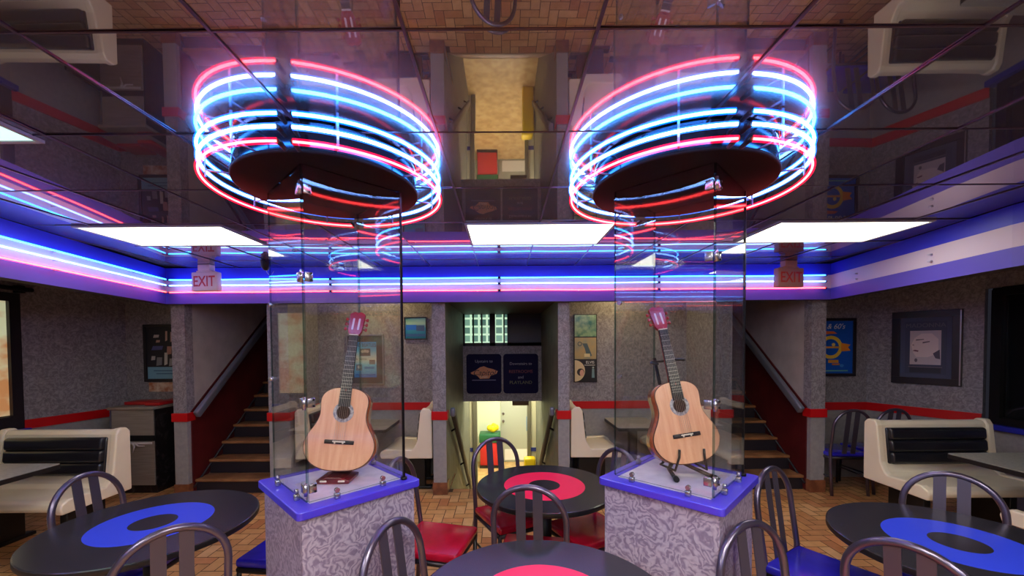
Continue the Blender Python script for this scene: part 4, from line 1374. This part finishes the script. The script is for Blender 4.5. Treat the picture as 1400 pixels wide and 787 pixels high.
# left corner bay: dark concert poster and a small food leaflet below it
YWL = 4.795
t, iw, ih = framed('framed_poster', 'framed dark poster with white figures above the waste cabinet', 'poster', (-4.02, YWL, 1.52), 0, 0.50, 0.68, 0.03, FRAME_DARK, None, 0, mat('night_print', (28, 24, 40), 0.4))
sh = [(rect(0, -0.235, 0.42, 0.14), (120, 170, 200)), (rect(0.01, -0.21, 0.30, 0.012), (70, 110, 150)), (rect(0.02, -0.245, 0.26, 0.012), (70, 110, 150))]
for x, y, w, h, c in ((-0.10, 0.20, 0.07, 0.035, (190, 175, 180)), (-0.08, 0.14, 0.05, 0.03, (190, 150, 140)), (0.02, 0.2, 0.025, 0.12, (200, 160, 150)), (0.08, 0.19, 0.025, 0.12, (200, 160, 150)), (-0.09, 0.06, 0.14, 0.05, (80, 80, 140)), (0.05, 0.03, 0.06, 0.10, (190, 140, 130)),
                      (-0.14, -0.06, 0.05, 0.05, (170, 165, 170)), (-0.07, -0.1, 0.07, 0.1, (130, 128, 136)), (0.01, -0.07, 0.04, 0.15, (200, 195, 190)), (0.08, -0.11, 0.07, 0.09, (150, 146, 150)), (0.14, 0.18, 0.03, 0.1, (190, 150, 140)), (0.15, -0.09, 0.05, 0.1, (170, 165, 165))):
    sh.append(([(x - w/2, y - h/2), (x + w/2*0.8, y - h/2*0.8), (x + w/2, y + h/2), (x - w/2*0.7, y + h/2)], c))
art(t, sh)
o = MB(); o.box((0, -0.003, 0), (0.46, 0.006, 0.11))
o = o.build('leaflet', noise_var(mat('leaflet_print', (210, 170, 140), 0.4), (224, 204, 188), (176, 104, 70), 13, 3), None, (-4.0, YWL, 1.115))
tag(o, 'small food leaflet stuck below the dark framed poster', 'leaflet')
# right corner bay: blue festival poster and the big dark portrait frame
YWR = 4.715
t, iw, ih = framed('framed_poster', 'framed bright blue poster with orange sun ring beside the right staircase', 'poster', (3.86, YWR, 1.535), 0, 0.52, 0.68, 0.035, FRAME_DARK, None, 0, mat('festival_blue', (14, 84, 190), 0.3))
art(t, [(bandarc(-0.03, 0.0, 0.095, 0.135, 0, 2*PI - 0.01, 28), (232, 190, 60)), ([(0.09, 0.05), (0.20, 0.03), (0.17, 0.0), (0.20, -0.04), (0.09, -0.05)], (236, 140, 40)), (rect(-0.03, 0.0, 0.20, 0.022), (220, 150, 60)), (disc(0.0, 0.03, 0.02), (236, 210, 120)),
        ([(-0.12, 0.15), (0.04, 0.16), (0.0, 0.185), (-0.12, 0.19)], (226, 110, 50)), (rect(-0.0, -0.165, 0.12, 0.035), (220, 150, 50)), (rect(0.03, -0.20, 0.09, 0.02), (200, 120, 60)), (rect(0.0, -0.275, 0.34, 0.012), (110, 180, 150)), (disc(0.1, -0.215, 0.022, 0.018), (60, 130, 210))])
text('lettering', '& 60\'s', 0.085, (0.02, -0.0195, 0.24), INK_W, t, shear=0.3)
dv = Vector((XR - 4.27, 3.90 - 4.72, 0)); Ld = dv.length; dv.normalize()
pc = Vector((4.27, 4.72, 0)) + dv * 0.50
nrm = Vector((dv.y, -dv.x, 0)); nrm = nrm if nrm.dot(Vector((-1, -1, 0))) > 0 else -nrm
rzp = math.atan2(dv.y, dv.x)
t, iw, ih = framed('framed_poster', 'big dark framed poster with pale face drawing beside the night window', 'poster', (pc.x + nrm.x*0.003, pc.y + nrm.y*0.003, 1.53), rzp, 0.54, 0.78, 0.07, FRAME_DARK, mat('mount_blue', (70, 76, 104), 0.6), 0.04, mat('poster_blue', (60, 66, 92), 0.5))
m = MB(); m.box((0.26, -0.026, 0), (0.010, 0.006, 0.76)); m.build('frame_highlight', FRAME_SILVER, t)
art(t, [(rect(0, 0.0, 0.24, 0.36), (196, 184, 190)), ([(-0.11, 0.03), (-0.085, 0.10), (-0.03, 0.15), (0.05, 0.15), (0.1, 0.09), (0.10, -0.02), (0.06, -0.08), (0.02, -0.10), (-0.07, -0.10), (-0.095, -0.05)], (224, 208, 206)),
        ([(-0.075, 0.075), (-0.01, 0.085), (-0.01, 0.092), (-0.07, 0.088)], (90, 80, 92)), ([(-0.02, 0.045), (0.035, 0.06), (0.035, 0.07), (-0.0195, 0.06)], (96, 84, 96)), ([(-0.105, 0.03), (-0.085, 0.02), (-0.09, 0.035)], (120, 100, 110)),
        ([(-0.10, -0.035), (-0.055, -0.045), (-0.05, -0.03), (-0.08, -0.022)], (120, 74, 90)), ([(0.06, -0.06), (0.11, -0.02), (0.115, -0.12), (0.08, -0.11)], (80, 74, 90)), (disc(-0.07, -0.135, 0.012, 0.02), (100, 90, 104)), (rect(0, -0.24, 0.24, 0.055), (44, 46, 62)), (rect(0, -0.205, 0.26, 0.006), (120, 110, 120))])
text('lettering', 'MADONNA', 0.062, (0, -0.0195, 0.235), INK_G, t, sx=0.95)

# hanging signs on the bulkhead
for i, (x, lb) in enumerate(((-0.292, 'dark blue sign with orange badge, hung over the passage'), (0.292, 'dark blue sign pointing downstairs, hung over the passage'))):
    t = thing('hanging_sign', lb, 'sign', (x * 0.955 - 0.015, 6.095, 1.15), 0, 'signs over the passage')
    m = MB(); m.poly(rounded_rect(0.53, 0.60, 0.05), 0.0, 0.014, M=FRONT); m.build('sign_board', mat('sign_navy', (18, 13, 58), 0.6, spec=0.15), t)
    tw = mat('sign_text', (150, 146, 170), 0.5); tr = mat('sign_red', (130, 60, 66), 0.5); tg = mat('sign_olive', (110, 110, 84), 0.5)
    if i == 0:
        text('lettering', 'Upstairs to', 0.06, (0, -0.016, 0.19), tw, t)
        art(t, [([(-0.20, 0.02), (-0.13, 0.05), (-0.06, 0.10), (0.0, 0.115), (0.06, 0.09), (0.14, 0.07), (0.21, 0.04), (0.19, 0.0), (0.10, -0.03), (0.08, -0.07), (-0.06, -0.075), (-0.10, -0.03), (-0.19, 0.0)], (214, 140, 100)),
                (rect(0, -0.095, 0.36, 0.012), (110, 110, 150))], y=-0.0145)
        text('lettering', 'Capitol', 0.115, (0, -0.017, 0.015), mat('sign_script', (30, 26, 40), 0.5), t, shear=0.35)
        text('lettering', 'DINER', 0.04, (0, -0.017, -0.05), mat('sign_script2', (235, 215, 190), 0.5), t)
    else:
        text('lettering', 'Downstairs to', 0.058, (0, -0.016, 0.15), tw, t)
        text('lettering', 'RESTROOMS', 0.064, (0, -0.016, 0.03), tr, t)
        text('lettering', 'and', 0.06, (0, -0.016, -0.055), tw, t)
        text('lettering', 'PLAYLAND', 0.066, (0, -0.016, -0.135), tg, t, sx=1.05)
# brown box under the bulkhead
m = MB(); m.rbox((0, 0, 0), (0.25, 0.08, 0.07), 0.006, 2)
o = m.build('door_closer', mat('closer_brown', (96, 70, 40), 0.5), None, (0.26, 6.16, 0.695)); tag(o, 'brown metal box under the sign wall over the passage', 'door closer')

# exit signs
def exit_sign(x, y, label, plate, letters, rz):
    t = thing('exit_sign', label, 'sign', (x, y, ZC), rz, 'hanging exit signs')
    m = MB(); m.rbox((0, 0, -0.165), (0.275, 0.065, 0.185), 0.008, 2); m.build('sign_box', plate, t)
    m = MB(); m.rbox((0, 0, -0.03), (0.13, 0.07, 0.06), 0.006, 2); m.build('mount', plate, t)
    m = MB(); m.rbox((0, 0, -0.066), (0.17, 0.06, 0.014), 0.003, 2); m.build('collar', plate, t)
    text('lettering', 'EXIT', 0.145, (0, -0.0335, -0.168), letters, t, sx=0.80, bold=0.002)
    return t
exit_sign(-2.93, 4.0, 'pale exit sign with red letters hanging over the left stairs', mat('exit_white', (232, 206, 206), 0.45), mat('exit_red', (206, 60, 64), 0.45), -0.12)
exit_sign(2.83, 4.0, 'brownish exit sign with red letters hanging over the right stairs', mat('exit_white_dim', (176, 122, 112), 0.45), mat('exit_red_dim', (196, 52, 44), 0.45), 0.12)  # white sign; its weaker lighting is put into the brownish colours
# dark fitting near the left case
t = thing('dome_fitting', 'small dark dome with thin wire loop, on the ceiling left of the left glass case', 'ceiling fitting', (-2.26, 3.86, ZC))
m = MB(); m.lathe([(0.0, -0.085), (0.02, -0.08), (0.04, -0.05), (0.045, -0.015), (0.045, 0.0)], 20); m.build('dome', BLACK, t)
m = MB(); m.tube([(0.0, 0, -0.07), (0.01, 0, -0.10), (0.03, 0, -0.125), (0.06, 0, -0.12), (0.075, 0, -0.09)], 0.003, 8); m.build('wire', CLIP, t)

# ================================================================== THINGS SEEN THROUGH THE PASSAGE
for s, lb in ((-1, 'dark handrail going down the passage, on the side of the bin'), (1, 'dark handrail going down the passage, on the side of the grey door')):
    x = -0.555 if s < 0 else 0.53
    t = thing('passage_handrail', lb, 'handrail', (x, 4.40, 0.86), 0, 'passage handrails')
    m = MB()
    L2 = 2.9; a = math.atan(-0.725)
    m.rbox((0, 0, 0), (0.05, L2, 0.08), 0.015, 3, M=Matrix.Rotation(a, 4, 'X') @ Matrix.Translation((0, L2/2, 0)))
    m.build('rail', mat('rail_brown', (74, 66, 62), 0.45), t)
    m = MB(); m.rbox((0, -0.02, 0.0), (0.055, 0.06, 0.10), 0.02, 3); m.build('end_cap', HANDRAIL, t)
    for k in (0.35, 1.5, 2.5):
        p = Matrix.Rotation(a, 3, 'X') @ Vector((0, k, -0.04))
        m = MB(); m.cyl(p, (s*0.055, p.y, p.z - 0.03), 0.012, 8); m.build('bracket', BLACK_M, t)
t = thing('waste_bin', 'red and green waste bin standing by the grey lobby door', 'bin', (-0.33, 9.60, LZ))
m = MB(); m.rbox((0, 0, 0.33), (0.46, 0.40, 0.54), 0.02, 2); m.build('bin_body', RED_BIN, t)
m = MB(); m.rbox((0, 0, 0.70), (0.50, 0.44, 0.20), 0.02, 2); m.build('bin_rim', GREEN_BIN, t)
m = MB(); m.box((0, 0, 0.03), (0.48, 0.42, 0.06)); m.build('bin_base', BLACK, t)
m = MB()
for x, z, r in ((0, 0.05, 0.10), (0.07, 0.07, 0.08), (-0.07, 0.06, 0.08), (0.02, 0.11, 0.07)):
    bmesh.ops.create_icosphere(m.bm, subdivisions=2, radius=r, matrix=Matrix.Translation((x, 0, z)))
o = m.build('yellow_bag', YELLOW, None, (-0.26, 9.60, LZ + 0.85)); tag(o, 'crumpled yellow bag lying on top of the waste bin', 'bag')
m = MB(); m.rbox((0, 0, 0), (0.20, 0.20, 0.9), 0.03, 3)
o = m.build('yellow_bin', YELLOW, None, (0.46, 7.12, LZ + 0.45)); tag(o, 'yellow bin at the foot of the passage wall', 'bin')
m = MB(); m.rbox((0, 0, 0), (0.05, 0.02, 0.36), 0.005, 2)
o = m.build('blue_cloth', mat('cloth_blue', (90, 140, 190), 0.7), None, (0.585, 9.885, LZ + 0.95)); tag(o, 'blue cloth hanging at the edge of the grey door', 'cloth')

# warm downlights over the two back booths
for x, w in ((-1.5, 'left'), (1.45, 'right')):
    t = thing('booth_lamp', 'warm ceiling downlight over the %s back booth, hidden behind the soffit' % w, 'ceiling light', (x, 4.58, ZC), 0, 'booth downlights')
    m = MB(); m.lathe([(0.0, -0.012), (0.09, -0.012)], 24); m.build('lamp_disc', mat('lamp_disc', (255, 225, 150), 0.5, emit=(255, 228, 160), strength=BOOTH_LAMP), t)
    m = MB(); m.lathe([(0.09, 0.0), (0.09, -0.014), (0.105, -0.014), (0.11, 0.0)], 24); m.build('lamp_trim', WHITE_PAINT, t)
# lettering as plain meshes
bpy.context.view_layer.update()
dg = bpy.context.evaluated_depsgraph_get()
for o in [o for o in bpy.data.objects if o.type == 'FONT']:
    me = bpy.data.meshes.new_from_object(o.evaluated_get(dg))
    n = bpy.data.objects.new('lettering_mesh', me)
    COL.objects.link(n)
    n.parent = o.parent
    n.location = o.location; n.rotation_euler = o.rotation_euler; n.scale = o.scale
    bpy.data.objects.remove(o)
    n.name = 'lettering'
